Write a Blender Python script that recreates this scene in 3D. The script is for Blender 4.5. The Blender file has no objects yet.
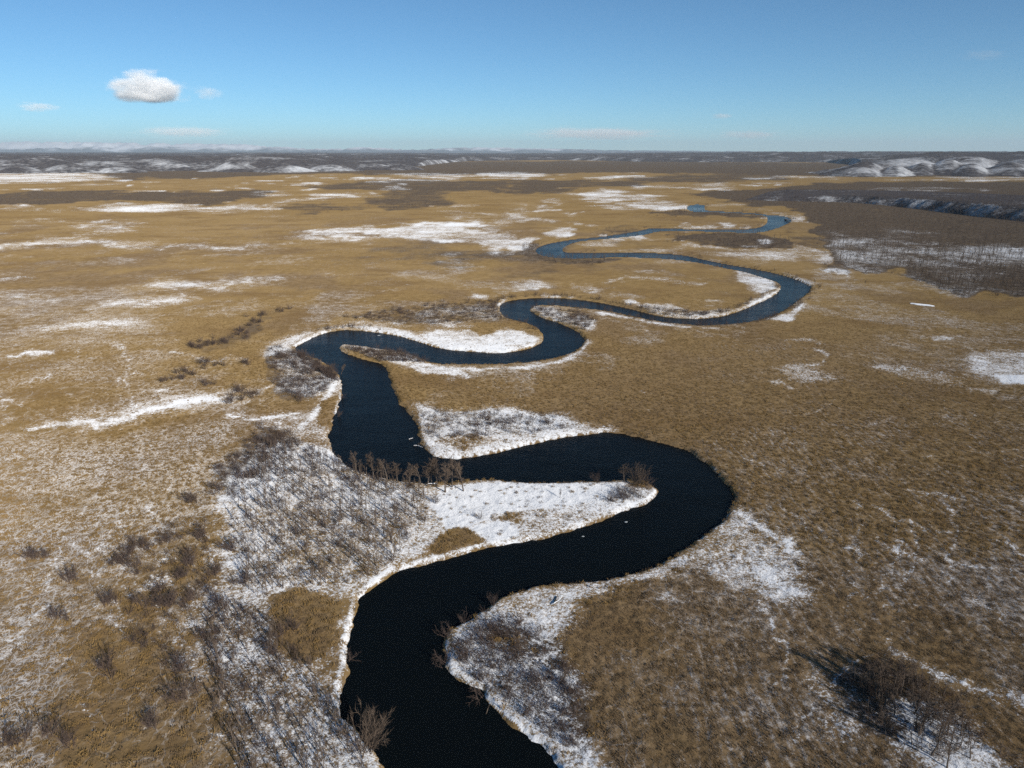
import bpy, math, random
import numpy as np
from mathutils import Vector

scn = bpy.context.scene
C = scn.collection
random.seed(7)
RNG = np.random.default_rng(11)

# ------------------------------------------------------------------ camera
W, HPX = 1024, 768
CAM_H = 100.0
F = 731.0                                   # focal length in pixels
PITCH = math.atan((384 - 152.0) / F)        # the horizon lies at row 152
CP, SP = math.cos(PITCH), math.sin(PITCH)
cam_d = bpy.data.cameras.new('camera')
cam_d.sensor_width = 36.0
cam_d.lens = 36.0 * F / W
cam_d.clip_start = 1.0
cam_d.clip_end = 400000.0
cam = bpy.data.objects.new('camera', cam_d)
C.objects.link(cam)
cam.location = (0, 0, CAM_H)
cam.rotation_euler = (math.pi / 2 - PITCH, 0, 0)
scn.camera = cam

# ------------------------------------------------------------------ light
SUN_EL = math.radians(22.0)
SUN_AZ = math.radians(142.0)                # clockwise from straight ahead (+Y)
sun_dir = Vector((math.sin(SUN_AZ) * math.cos(SUN_EL), math.cos(SUN_AZ) * math.cos(SUN_EL), math.sin(SUN_EL)))
world = bpy.data.worlds.new('World')
scn.world = world
world.use_nodes = True
wn = world.node_tree.nodes
wl = world.node_tree.links
wn.clear()
w_out = wn.new('ShaderNodeOutputWorld')
w_bg = wn.new('ShaderNodeBackground')
sky = wn.new('ShaderNodeTexSky')
sky.sky_type = 'NISHITA'
sky.sun_disc = False
sky.sun_elevation = SUN_EL
sky.sun_rotation = SUN_AZ
sky.altitude = 2000
sky.air_density = 0.8
sky.dust_density = 0.1
sky.ozone_density = 6.0
w_bg.inputs['Strength'].default_value = 0.11
w_tint = wn.new('ShaderNodeMix'); w_tint.data_type = 'RGBA'; w_tint.blend_type = 'MULTIPLY'
w_tint.inputs[0].default_value = 1.0; w_tint.inputs[7].default_value = (.845, .985, .87, 1)
wl.new(sky.outputs[0], w_tint.inputs[6])
wl.new(w_tint.outputs[2], w_bg.inputs['Color'])
wl.new(w_bg.outputs[0], w_out.inputs['Surface'])

sun_d = bpy.data.lights.new('sun', 'SUN')
sun_d.energy = 4.6
sun_d.angle = math.radians(0.53)
sun_d.color = (1.0, 0.93, 0.83)
sun = bpy.data.objects.new('sun', sun_d)
C.objects.link(sun)
sun.location = (0, 0, 300)
sun.rotation_euler = (-sun_dir).to_track_quat('-Z', 'Y').to_euler()

scn.view_settings.view_transform = 'Standard'
scn.view_settings.look = 'None'
scn.view_settings.exposure = 0.12
scn.view_settings.gamma = 1.0
scn.view_settings.use_curve_mapping = False
scn.render.engine = 'CYCLES'
scn.cycles.max_bounces = 14
scn.cycles.diffuse_bounces = 2
scn.cycles.glossy_bounces = 2
scn.cycles.transmission_bounces = 2
scn.cycles.volume_bounces = 12
scn.cycles.transparent_max_bounces = 6
scn.cycles.use_denoising = False
scn.cycles.use_adaptive_sampling = False

# ------------------------------------------------------------------ helpers
GZ = 1.1                                     # usual height of the marsh above the water

def unproject(px, py, z=GZ):
    px = np.asarray(px, float); py = np.asarray(py, float)
    u = (px - 512) / F; v = (py - 384) / F
    dz = SP + v * CP
    t = (CAM_H - z) / dz
    return u * t, (CP - v * SP) * t

def project(x, y, z=GZ):
    h = CAM_H - z
    depth = y * CP + h * SP
    up = y * SP - h * CP
    return 512 + F * x / depth, 384 - F * up / depth

def depth_of(y, z=GZ):
    return y * CP + (CAM_H - z) * SP

def _hash(ix, iy, seed):
    n = (ix.astype(np.int64) * 374761393 + iy.astype(np.int64) * 668265263 + seed * 974711) & 0x7fffffff
    n = ((n ^ (n >> 13)) * 1274126177) & 0x7fffffff
    n = n ^ (n >> 16)
    return (n & 0xffff) / 65535.0

def vnoise(x, y, seed=0):
    ix = np.floor(x); iy = np.floor(y)
    fx = x - ix; fy = y - iy
    fx = fx * fx * (3 - 2 * fx); fy = fy * fy * (3 - 2 * fy)
    a = _hash(ix, iy, seed); b = _hash(ix + 1, iy, seed)
    c = _hash(ix, iy + 1, seed); d = _hash(ix + 1, iy + 1, seed)
    return (a * (1 - fx) + b * fx) * (1 - fy) + (c * (1 - fx) + d * fx) * fy

def fbm(x, y, octs=4, seed=0, gain=0.5):
    s = 0; a = 1; t = 0
    for k in range(octs):
        s = s + a * vnoise(x * 2 ** k + 17.3 * k, y * 2 ** k - 9.1 * k, seed + k); t += a; a *= gain
    return s / t

def sstep(a, b, x):
    t = np.clip((x - a) / (b - a), 0, 1)
    return t * t * (3 - 2 * t)

def seg_dist(x, y, pts, closed, ky=1.0):
    best = np.full(x.shape, 1e18)
    n = len(pts)
    for i in range(n if closed else n - 1):
        ax, ay = pts[i]; bx, by = pts[(i + 1) % n]
        dx, dy = bx - ax, (by - ay) * ky
        L = dx * dx + dy * dy + 1e-12
        rx = x - ax; ry = (y - ay) * ky
        t = np.clip((rx * dx + ry * dy) / L, 0, 1)
        best = np.minimum(best, (rx - t * dx) ** 2 + (ry - t * dy) ** 2)
    return np.sqrt(best)

def inside(x, y, pts):
    r = np.zeros(x.shape, bool)
    n = len(pts)
    for i in range(n):
        ax, ay = pts[i]; bx, by = pts[(i + 1) % n]
        if ay == by: continue
        c = ((ay > y) != (by > y)) & (x < (bx - ax) * (y - ay) / (by - ay) + ax)
        r ^= c
    return r

def smooth_line(pts, closed=False, it=2):
    p = [tuple(q) for q in pts]
    for _ in range(it):
        q = []
        n = len(p)
        if not closed: q.append(p[0])
        for i in range(n if closed else n - 1):
            a = p[i]; b = p[(i + 1) % n]
            q.append((a[0] * .75 + b[0] * .25, a[1] * .75 + b[1] * .25))
            q.append((a[0] * .25 + b[0] * .75, a[1] * .25 + b[1] * .75))
        if not closed: q.append(p[-1])
        p = q
    return p

def new_mesh(name, verts, faces, mat=None, parent=None, smooth=False, link=True):
    me = bpy.data.meshes.new(name)
    me.from_pydata(verts, [], faces)
    if mat: me.materials.append(mat)
    if smooth: me.shade_smooth()
    o = bpy.data.objects.new(name, me)
    if link: C.objects.link(o)
    if parent: o.parent = parent
    return o

def grid_mesh(name, X, Y, Z, mat, keep=None, attrs=None, smooth=True):
    nr, nc = X.shape
    co = np.stack([X, Y, Z], -1).reshape(-1, 3).astype(np.float32)
    idx = np.arange(nr * nc).reshape(nr, nc)
    q = np.stack([idx[:-1, :-1], idx[:-1, 1:], idx[1:, 1:], idx[1:, :-1]], -1)
    if keep is not None: q = q[keep]
    q = q.reshape(-1, 4)
    if keep is not None:
        used, inv = np.unique(q, return_inverse=True)
        co = co[used]; q = inv.reshape(-1, 4)
    me = bpy.data.meshes.new(name)
    me.vertices.add(len(co)); me.vertices.foreach_set('co', co.ravel())
    me.loops.add(q.size); me.loops.foreach_set('vertex_index', q.ravel().astype(np.int32))
    me.polygons.add(len(q)); me.polygons.foreach_set('loop_start', (np.arange(len(q)) * 4).astype(np.int32))
    me.polygons.foreach_set('loop_total', np.full(len(q), 4, np.int32))
    me.update(calc_edges=True)
    if attrs:
        for k, v in attrs.items():
            a = me.attributes.new(k, 'FLOAT', 'POINT')
            a.data.foreach_set('value', v.ravel().astype(np.float32))
    if smooth: me.shade_smooth()
    me.materials.append(mat)
    o = bpy.data.objects.new(name, me)
    C.objects.link(o)
    return o

class NT:
    """small wrapper for building shader node trees"""
    def __init__(s, name):
        s.m = bpy.data.materials.new(name); s.m.use_nodes = True
        s.t = s.m.node_tree; s.t.nodes.clear()
        s.out = s.t.nodes.new('ShaderNodeOutputMaterial')
    def n(s, typ, **kw):
        nd = s.t.nodes.new('ShaderNode' + typ)
        for k, v in kw.items(): setattr(nd, k, v)
        return nd
    def put(s, sock, v):
        if isinstance(v, bpy.types.NodeSocket): s.t.links.new(v, sock)
        elif v is not None:
            if sock.type == 'RGBA' and len(v) == 3: v = (*v, 1)
            sock.default_value = v
    def math(s, op, a, b=None, c=None, clamp=False):
        nd = s.n('Math', operation=op, use_clamp=clamp)
        s.put(nd.inputs[0], a)
        if b is not None: s.put(nd.inputs[1], b)
        if c is not None: s.put(nd.inputs[2], c)
        return nd.outputs[0]
    def mix(s, f, a, b):
        nd = s.n('Mix', data_type='RGBA')
        s.put(nd.inputs[0], f); s.put(nd.inputs[6], a); s.put(nd.inputs[7], b)
        return nd.outputs[2]
    def remap(s, v, a, b, c=0.0, d=1.0, smooth=True):
        nd = s.n('MapRange', interpolation_type='SMOOTHSTEP' if smooth else 'LINEAR')
        s.put(nd.inputs['Value'], v)
        for k, x in zip(('From Min', 'From Max', 'To Min', 'To Max'), (a, b, c, d)): s.put(nd.inputs[k], x)
        return nd.outputs['Result']
    def noise(s, vec, scale, detail=4, rough=.55, dist=0.0, typ=None):
        nd = s.n('TexNoise')
        s.put(nd.inputs['Vector'], vec)
        nd.inputs['Scale'].default_value = scale; nd.inputs['Detail'].default_value = detail
        nd.inputs['Roughness'].default_value = rough; nd.inputs['Distortion'].default_value = dist
        return nd.outputs['Fac']
    def attr(s, name):
        nd = s.n('Attribute'); nd.attribute_name = name
        return nd.outputs['Fac']
    def pos(s): return s.n('NewGeometry').outputs['Position']
    def mapping(s, vec, scale=(1, 1, 1), rot=(0, 0, 0), loc=(0, 0, 0)):
        nd = s.n('Mapping'); s.put(nd.inputs['Vector'], vec)
        nd.inputs['Scale'].default_value = scale; nd.inputs['Rotation'].default_value = rot
        nd.inputs['Location'].default_value = loc
        return nd.outputs[0]
    def vadd(s, a, b):
        nd = s.n('VectorMath', operation='ADD'); s.put(nd.inputs[0], a); s.put(nd.inputs[1], b)
        return nd.outputs[0]
    def bump(s, h, strength, dist):
        nd = s.n('Bump'); s.put(nd.inputs['Height'], h); s.put(nd.inputs['Strength'], strength)
        nd.inputs['Distance'].default_value = dist
        return nd.outputs[0]

def tag(o, label=None, cat=None, group=None, kind=None):
    if label: o['label'] = label
    if cat: o['category'] = cat
    if group: o['group'] = group
    if kind: o['kind'] = kind
    return o

# ------------------------------------------------------------------ the river outline (traced, laid on the ground plane)
BANK_A = [(392, 800), (382, 768), (375, 751), (365, 741), (350, 726), (341, 712), (341, 701), (345, 681), (349, 668), (347, 656),
 (351, 638), (352, 621), (357, 606), (359, 598), (370, 588), (387, 577), (395, 571), (420, 566), (440, 560), (460, 555), (482, 547),
 (510, 544), (537, 540), (560, 533), (585, 526), (620, 512), (640, 506), (652, 500), (657, 494), (654, 487), (645, 481), (628, 480),
 (610, 481), (576, 482), (545, 484), (510, 482), (492, 480), (470, 481), (440, 484), (405, 482), (382, 479), (367, 474), (352, 467),
 (337, 457), (331, 450), (329, 437), (331, 427), (337, 411), (342, 392), (342, 378), (331, 367), (315, 358), (300, 353), (293, 348),
 (305, 341), (317, 335), (331, 331), (348, 329), (368, 331), (393, 334), (407, 338), (424, 343), (436, 347), (452, 350), (475, 351.5),
 (504, 353), (524, 349), (538, 345), (543.5, 340), (542.5, 334), (536, 327), (524, 322), (506, 319), (500.5, 313), (498.6, 307),
 (504.5, 301), (522, 298.5), (545.5, 297), (573, 298.5), (588.5, 300.5), (612, 304.4), (640, 311), (659, 316), (688, 318.7),
 (714, 317.7), (737, 312), (757, 303.5), (772, 296.6), (781, 289), (780, 283), (770, 280), (745, 272), (729, 269.3), (712, 265.4),
 (688, 261), (659, 258.5), (620, 257.3), (600, 258), (580, 259), (557, 258.5), (540, 255.5), (535, 251), (537, 247.5), (546, 244), (557, 241.6),
 (575.6, 238.7), (597.5, 237), (622.5, 233.4), (638, 231), (646, 228.6), (655, 228.0), (675, 228.4), (713, 229.5), (747, 229.2),
 (761, 227), (766, 224), (768, 219.7), (767, 216.2), (754, 214.2), (725, 212.6), (700, 212), (690, 211.3), (686, 208), (688, 205.2), (697, 204.2)]
BANK_B = [(575, 800), (557, 768), (554, 761), (544, 748), (532, 740), (520, 728), (505, 716), (495, 706), (485, 697), (475, 686),
 (460, 680), (450, 673), (445, 668), (447, 656), (446, 643), (450, 630), (462, 623), (480, 612), (495, 603), (520, 593), (540, 585),
 (576, 583), (600, 581), (622, 577), (652, 569), (672, 557), (695, 542), (715, 530), (725, 520), (730, 507), (733, 495), (729, 485),
 (717, 472), (702, 459), (690, 450), (675, 446), (650, 439), (632, 435), (610, 431), (585, 434), (560, 437), (525, 445), (500, 451),
 (470, 457), (445, 459), (430, 455), (423, 445), (418, 430), (416, 421), (407, 409), (397, 401), (397, 394), (390, 378), (387, 368),
 (380, 363), (368, 359.5), (352, 355.7), (341, 350), (339, 346), (345, 344.5), (358, 346), (374, 348.5), (401, 352), (415, 356), (423, 360),
 (430, 363), (446, 364.5), (480, 364.6), (526, 363), (549, 359.7), (567, 355), (580.6, 348), (585, 340.5), (581.6, 333.7), (571, 327),
 (557, 322), (541.6, 317), (530, 311), (530, 307), (541.6, 305.4), (561, 305.8), (586.5, 309), (608, 311), (625, 315), (640, 318),
 (659, 322), (684.5, 325), (717.7, 325.5), (747, 323), (766.5, 317.7), (782, 312), (792, 304.5), (805.5, 294.7), (811.4, 289.8),
 (808.5, 284), (796, 279), (780, 274), (757, 269), (729, 264.4), (704, 259.5), (686, 255), (659, 252.7), (620, 252), (588, 252.8),
 (575.6, 252.6), (564, 252), (562, 248.6), (568, 244.5), (580, 241.2), (604, 239.2), (629, 236.7), (647.5, 234.5), (655, 231.6), (675, 231.0),
 (713, 231.8), (736.5, 232.7), (752, 233), (763, 232.2), (777, 228.3), (790, 222.8), (792.5, 220), (788, 217), (779, 215.3),
 (768, 214.8), (754, 213.2), (728, 211.6), (706, 210.8), (704, 208), (705, 205.2)]
river_px = smooth_line(BANK_A, it=2) + smooth_line(BANK_B, it=2)[::-1]
_rx, _ry = unproject([p[0] for p in river_px], [p[1] for p in river_px], 0.25)
RIVER = list(zip(_rx.tolist(), _ry.tolist()))

def river_sd(x, y):
    """signed distance to the river's edge in metres, negative over water; far points are left at 999"""
    out = np.full(x.shape, 999.0)
    A = np.array(RIVER)
    CH = 24
    n = len(A)
    d2 = np.full(x.shape, 1e9)
    for s in range(0, n, CH):
        seg = [tuple(A[(s + k) % n]) for k in range(min(CH, n - s) + 1)]
        xs = [p[0] for p in seg]; ys = [p[1] for p in seg]
        m = (x > min(xs) - 40) & (x < max(xs) + 40) & (y > min(ys) - 40) & (y < max(ys) + 40)
        if m.any():
            d2[m] = np.minimum(d2[m], seg_dist(x[m], y[m], seg, False))
    near = (y > A[:, 1].min() - 1) & (y < A[:, 1].max() + 1) & (x > A[:, 0].min() - 1) & (x < A[:, 0].max() + 1)
    ins = np.zeros(x.shape, bool)
    ins[near] = inside(x[near], y[near], RIVER)
    d2 = np.minimum(d2, 999)
    return np.where(ins, -d2, d2)

# ------------------------------------------------------------------ what covers the marsh: snow, woods, frost, tone (traced patches on the ground)
# each entry: (kind, points, value, feather in x, feather in y[, half width])
def P(pts, val, fx=6, fy=2): return ('p', pts, val, fx, fy, 0)
def S(pts, w, val, f=3, ky=2.5): return ('s', pts, val, f, ky, w)

SNOW = [
 # far flats
 P([(-160, 173), (60, 172.5), (95, 174), (112, 179), (60, 182.5), (-160, 184)], .95, 14, 1.2),
 P([(-160, 205), (20, 206), (40, 209), (0, 212), (-160, 213)], .8, 12, 1.2),
 P([(118, 204.5), (160, 206), (190, 205.5), (262, 204), (256, 207.5), (190, 208.5), (140, 210.5), (110, 208)], .8, 10, 1.2),
 S([(225, 211), (262, 208), (290, 202), (321, 197), (352, 193)], 3.5, .75, 4, 4),
 S([(258, 193), (283, 194)], 2, .7, 4, 4),
 S([(20, 222), (60, 221), (110, 222)], 3, .6, 6, 4),
 S([(70, 229), (125, 226), (150, 224)], 2.5, .7, 6, 4),
 S([(0, 237), (50, 238), (95, 236)], 3, .6, 6, 4),
 S([(-100, 247), (0, 246), (60, 243), (120, 247), (190, 248), (240, 246), (300, 240), (345, 237)], 3.2, .72, 6, 3),
 S([(60, 243), (90, 239), (130, 228)], 2, .6, 5, 3),
 P([(295, 232), (340, 229), (372, 225.5), (430, 224), (452, 222), (490, 224), (470, 230), (512, 235), (532, 239), (524, 248), (500, 250), (470, 244), (430, 239), (380, 236), (330, 235)], .95, 14, 2.5),
 P([(430, 212), (470, 210), (490, 213), (450, 217)], .6, 10, 2),
 P([(500, 207), (520, 205), (530, 211), (505, 213)], .6, 8, 2),
 P([(478, 173), (512, 172), (545, 174), (530, 178), (485, 178)], .85, 8, 1),
 P([(385, 174), (440, 173.5), (500, 175), (440, 178)], .7, 10, 1),
 S([(380, 181), (420, 180), (450, 179)], 1.6, .7, 5, 4),
 P([(383, 186), (400, 184), (405, 188), (385, 190)], .7, 5, 1),
 P([(600, 176.5), (630, 175.5), (650, 177), (610, 179)], .75, 8, 1),
 P([(682, 186), (720, 182.5), (726, 190), (700, 190)], .7, 10, 1.2),
 P([(640, 186), (690, 184), (690, 188), (640, 189)], .5, 8, 1.2),
 P([(745, 177), (790, 176), (790, 179), (750, 179)], .6, 8, 1),
 P([(575, 193), (610, 191), (650, 196), (660, 201), (625, 202), (590, 201)], .9, 14, 2),
 P([(612, 204), (650, 203), (690, 205), (690, 209), (640, 209)], .85, 10, 1.5),
 P([(531, 207), (545, 206), (553, 208), (540, 210)], .7, 5, 1),
 P([(545, 199), (560, 198), (558, 205)], .6, 5, 1.5),
 P([(567, 212), (577, 211), (578, 214)], .6, 4, 1),
 P([(500, 238), (527, 238), (534, 241), (520, 250), (498, 251)], .98, 4, 1.5),
 P([(543, 231), (560, 229.5), (572, 232), (565, 237), (545, 237)], .75, 5, 1.5),
 P([(674, 225.5), (700, 225), (716, 229), (690, 231), (672, 229)], .85, 6, 1.2),
 P([(718, 223), (735, 222.5), (742, 227), (725, 228)], .8, 5, 1.2),
 P([(746, 246), (765, 243), (762, 248)], .7, 6, 1.5), P([(770, 217), (775, 216.5), (774, 219)], .9, 1.5, .7),
 P([(505, 284), (525, 282), (540, 285), (545, 290), (515, 290)], .65, 8, 2),
 P([(565, 285), (590, 283), (615, 289), (580, 292)], .65, 8, 2),
 P([(605, 281), (625, 279.5), (690, 279), (703, 281), (690, 284), (640, 283)], .7, 10, 1.5),
 P([(625, 300), (640, 299), (645, 304), (630, 304)], .8, 4, 1.5),
 P([(640, 305), (670, 306), (700, 311), (735, 309), (745, 306), (725, 317), (690, 318), (660, 315)], .8, 8, 2),
 P([(738, 272), (750, 273), (772, 280), (776, 288), (762, 293), (758, 284)], .9, 4, 1.5),
 S([(690, 318), (716, 316), (738, 310), (757, 301)], 2.5, .9, 2, 2),
 S([(757, 301), (772, 294), (781, 288)], 1.8, .9, 1.5, 2),
 P([(700, 301), (722, 300), (724, 303)], .6, 4, 1.2),
 P([(765, 319), (790, 312), (802, 304), (800, 310), (785, 320)], .9, 3, 1.5),
 S([(785, 275), (800, 279), (811, 284)], 1.8, .9, 1.5, 2),
 S([(645, 322), (690, 327.5), (722, 328)], 1.6, .9, 2, 2.5), S([(600, 312), (625, 317), (645, 321)], 1.2, .85, 1.5, 2.5),
 # the middle loops
 P([(440, 348), (420, 336), (432, 331), (470, 328), (500, 331), (520, 331), (538, 338), (534, 345), (505, 351), (475, 350)], .95, 8, 3),
 P([(350, 326), (390, 327), (410, 333), (432, 343), (444, 348), (425, 343), (400, 335), (372, 330)], .98, 4, 2),
 P([(405, 308), (440, 308), (470, 312), (480, 325), (450, 330), (420, 322)], .52, 12, 4),
 P([(470, 304), (500, 308), (505, 318), (470, 320)], .55, 8, 3),
 P([(532, 306), (560, 308), (585, 314), (598, 322), (590, 330), (570, 325), (545, 316)], .62, 4, 2),
 P([(575, 321), (592, 323), (588, 330)], .9, 3, 1.5),
 S([(440, 369), (480, 369), (520, 368), (548, 364), (575, 357)], 3.2, .85, 3, 1.8),
 S([(560, 360), (580, 352), (588, 342)], 1.8, .8, 2, 1.8),
 P([(462, 296), (482, 293), (488, 298), (465, 301)], .75, 6, 1.5),
 P([(500, 286), (540, 284), (550, 288)], .6, 8, 1.5),
 S([(498, 305), (505, 299)], 1.5, .9, 1.5, 2), S([(545, 295.5), (573, 297)], 1.0, .9, 1.5, 3),
 P([(333, 343), (370, 343), (405, 350), (425, 363), (460, 371), (470, 375), (440, 376), (405, 366), (375, 358)], .66, 5, 2.5),
 S([(294, 345), (305, 339), (325, 331)], 1.6, .95, 1.5, 2),
 P([(270, 345), (295, 335), (310, 332), (296, 342), (290, 352), (270, 358)], .65, 6, 3),
 P([(325, 330), (350, 322), (395, 318), (400, 325), (350, 328)], .5, 10, 3),
 # left bank woods around the bend
 P([(290, 352), (312, 362), (330, 372), (338, 380), (328, 395), (306, 400), (285, 385), (280, 365)], .6, 8, 4),
 S([(337, 378), (330, 392), (320, 405), (310, 420), (302, 432)], 5, .85, 5, 1.5),
 S([(341, 392), (337, 407), (333, 420)], 1.6, .85, 1.5, 1.2),
 P([(250, 417), (300, 410), (326, 420), (328, 440), (300, 440), (262, 428)], .58, 10, 4),
 S([(20, 428), (60, 427), (100, 422), (146, 412), (185, 405), (222, 399)], 5.5, .85, 6, 1.6),
 S([(-20, 434), (60, 430), (146, 414), (225, 402)], 14, .42, 10, 1.6), S([(225, 416), (300, 412), (320, 425)], 9, .42, 8, 1.6),
 S([(150, 410), (185, 404), (215, 401)], 3, .95, 4, 2),
 S([(225, 416), (250, 418), (300, 412)], 2.6, .85, 4, 2),
 S([(222, 400), (232, 408), (240, 415)], 1.6, .6, 3, 1.5),
 S([(0, 420), (20, 428), (5, 440)], 3, .5, 8, 1.5),
 S([(12, 357), (50, 350)], 1.3, .8, 3, 2), S([(79, 307), (120, 305), (176, 302)], 2, .62, 8, 3),
 S([(182, 287), (225, 285), (270, 279)], 2.2, .62, 8, 3), S([(-60, 279), (0, 278), (32, 275)], 2.5, .7, 6, 3),
 S([(0, 298), (40, 300)], 3, .58, 8, 3), S([(0, 325), (60, 328), (125, 322)], 3, .55, 10, 3), S([(160, 288), (190, 296)], 2, .5, 6, 3),
 # the big snowy neck and its woods
 P([(222, 505), (240, 470), (262, 448), (300, 440), (330, 450), (352, 468), (382, 481), (425, 486), (450, 500), (470, 515), (440, 545), (400, 565), (370, 583), (356, 598), (330, 600), (290, 590), (262, 600), (236, 610), (224, 560)], .70, 16, 9),
 P([(298, 440), (330, 450), (345, 466), (325, 462), (305, 452)], .85, 8, 4),
 P([(440, 487), (470, 483), (495, 482), (560, 484), (625, 483), (618, 496), (560, 508), (520, 512), (480, 522), (455, 535), (430, 515)], .97, 8, 4),
 P([(540, 500), (620, 486), (650, 490), (640, 503), (580, 524), (540, 537), (500, 541)], .66, 6, 3),
 P([(470, 527), (495, 520), (515, 522), (520, 535), (490, 543)], .99, 4, 3),
 S([(385, 573), (410, 563), (445, 553), (485, 543), (520, 539)], 3, .85, 4, 1.5),
 S([(360, 592), (372, 580), (392, 567)], 5, .97, 4, 1.4),
 S([(630, 504), (648, 497), (655, 490)], 1.6, .95, 2, 1.5),
 S([(353, 600), (349, 620), (344, 640), (342, 665), (336, 690)], 4.5, .82, 5, 1),
 S([(340, 622), (333, 640)], 2.5, .9, 3, 1),
 P([(330, 640), (344, 650), (340, 700), (384, 780), (380, 800), (250, 800), (230, 740), (265, 690), (300, 660)], .50, 22, 14),
 P([(215, 560), (262, 600), (290, 600), (275, 660), (230, 650), (205, 610)], .52, 16, 10),
 P([(334, 690), (345, 715), (372, 750), (384, 780), (340, 790), (300, 768), (305, 720), (318, 695)], .74, 12, 7),
 P([(205, 610), (250, 620), (290, 655), (310, 700), (285, 760), (255, 740), (225, 690), (212, 650)], .52, 18, 12),
 P([(160, 640), (200, 610), (225, 640), (205, 680)], .40, 18, 12),
 P([(128, 590), (160, 575), (165, 580), (135, 596)], .6, 6, 4), P([(206, 550), (222, 545), (222, 556)], .55, 6, 4),
 P([(100, 615), (120, 610), (118, 628)], .5, 6, 5), P([(180, 625), (215, 590), (222, 600), (195, 640)], .5, 8, 6),
 P([(150, 560), (165, 555), (160, 563)], .6, 4, 3), P([(175, 660), (200, 655), (190, 672)], .42, 8, 6),
 # right bank points
 P([(417, 405), (450, 412), (500, 410), (560, 420), (605, 431), (560, 437), (520, 446), (470, 457), (440, 458), (424, 440)], .60, 5, 3),
 S([(440, 457), (470, 455), (500, 449), (530, 442), (570, 434), (608, 430)], 2.4, .95, 3, 1.8),
 P([(422, 425), (450, 420), (470, 428), (450, 440), (428, 440)], .70, 6, 4),
 P([(448, 640), (462, 623), (482, 610), (520, 592), (575, 584), (640, 575), (690, 552), (700, 555), (660, 575), (620, 582), (580, 600), (570, 625), (550, 640), (500, 625), (470, 650)], .58, 8, 5),
 P([(447, 650), (470, 640), (520, 655), (560, 665), (575, 680), (570, 720), (610, 780), (565, 790), (545, 750), (505, 716), (470, 684), (448, 668)], .60, 10, 7),
 S([(446, 640), (452, 660), (470, 678)], 4, .8, 3, 1), S([(468, 680), (488, 697), (510, 716), (540, 742), (566, 775)], 5, .92, 4, 1),
 P([(548, 672), (562, 668), (572, 682), (560, 692)], .85, 7, 5), P([(535, 640), (560, 655), (545, 662)], .6, 8, 5),
 P([(690, 552), (715, 532), (735, 512), (745, 525), (795, 565), (818, 600), (795, 605), (735, 585), (700, 565)], .47, 14, 9),
 P([(740, 545), (780, 572), (806, 596), (792, 596), (755, 572)], .68, 8, 4),
 S([(738, 512), (760, 528), (795, 550)], 1.8, .72, 3, 1.3), S([(780, 546), (797, 551)], 1.6, .85, 2, 1.3),
 P([(655, 600), (668, 590), (672, 600)], .5, 5, 3), P([(560, 595), (575, 590), (575, 602)], .85, 4, 3),
 S([(885, 643), (930, 672), (980, 692), (1040, 705)], 4.5, .80, 5, 1.3),
 P([(900, 700), (935, 705), (985, 740), (1010, 785), (950, 785), (895, 735)], .74, 14, 9),
 P([(815, 668), (850, 690), (870, 730), (840, 740), (822, 700)], .36, 14, 10),
 P([(970, 352), (1030, 354), (1030, 388), (1000, 388), (975, 380)], .46, 10, 4), P([(1000, 377), (1030, 374), (1030, 387), (1005, 386)], .97, 6, 2),
 P([(870, 366), (900, 368), (960, 375), (950, 381), (890, 376)], .42, 14, 3), P([(965, 388), (992, 390), (985, 397)], .5, 6, 2),
 P([(775, 369), (805, 368), (835, 382), (800, 382)], .42, 12, 3), P([(770, 340), (800, 338), (815, 343)], .5, 10, 2),
 P([(925, 335), (945, 336), (946, 340), (930, 339)], .5, 4, 1.5),
 # snow under the wetland wood
 P([(828, 236), (900, 232), (1000, 245), (1040, 262), (1040, 285), (960, 292), (900, 272), (845, 266), (826, 252)], .34, 10, 4), P([(830, 240), (860, 236), (880, 243), (845, 247)], .56, 6, 1.5), P([(828, 250), (870, 252), (905, 262), (890, 270), (845, 266)], .52, 10, 2.5),
 P([(905, 255), (960, 262), (1000, 270), (1010, 280), (960, 283), (920, 268)], .56, 10, 3), P([(905, 241), (940, 243), (935, 249), (905, 246)], .68, 6, 1.3),
 P([(955, 242), (1000, 245), (1040, 252), (1000, 253), (960, 248)], .54, 8, 1.5), P([(960, 255), (1000, 262), (985, 264)], .62, 6, 1.5),
 P([(935, 284), (960, 284), (1000, 282), (980, 291), (950, 295)], .66, 8, 2.0), P([(822, 269), (845, 271), (842, 275), (825, 273)], .75, 4, 1.2), P([(1010, 270), (1040, 272), (1040, 278)], .7, 6, 1.5),
 P([(855, 188.5), (985, 187), (990, 189.5), (870, 190.5)], .35, 10, 1), P([(940, 176.5), (1040, 177), (1040, 180), (945, 180)], .55, 10, 1), P([(790, 177), (830, 176), (830, 179)], .75, 6, .8),
]
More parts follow.
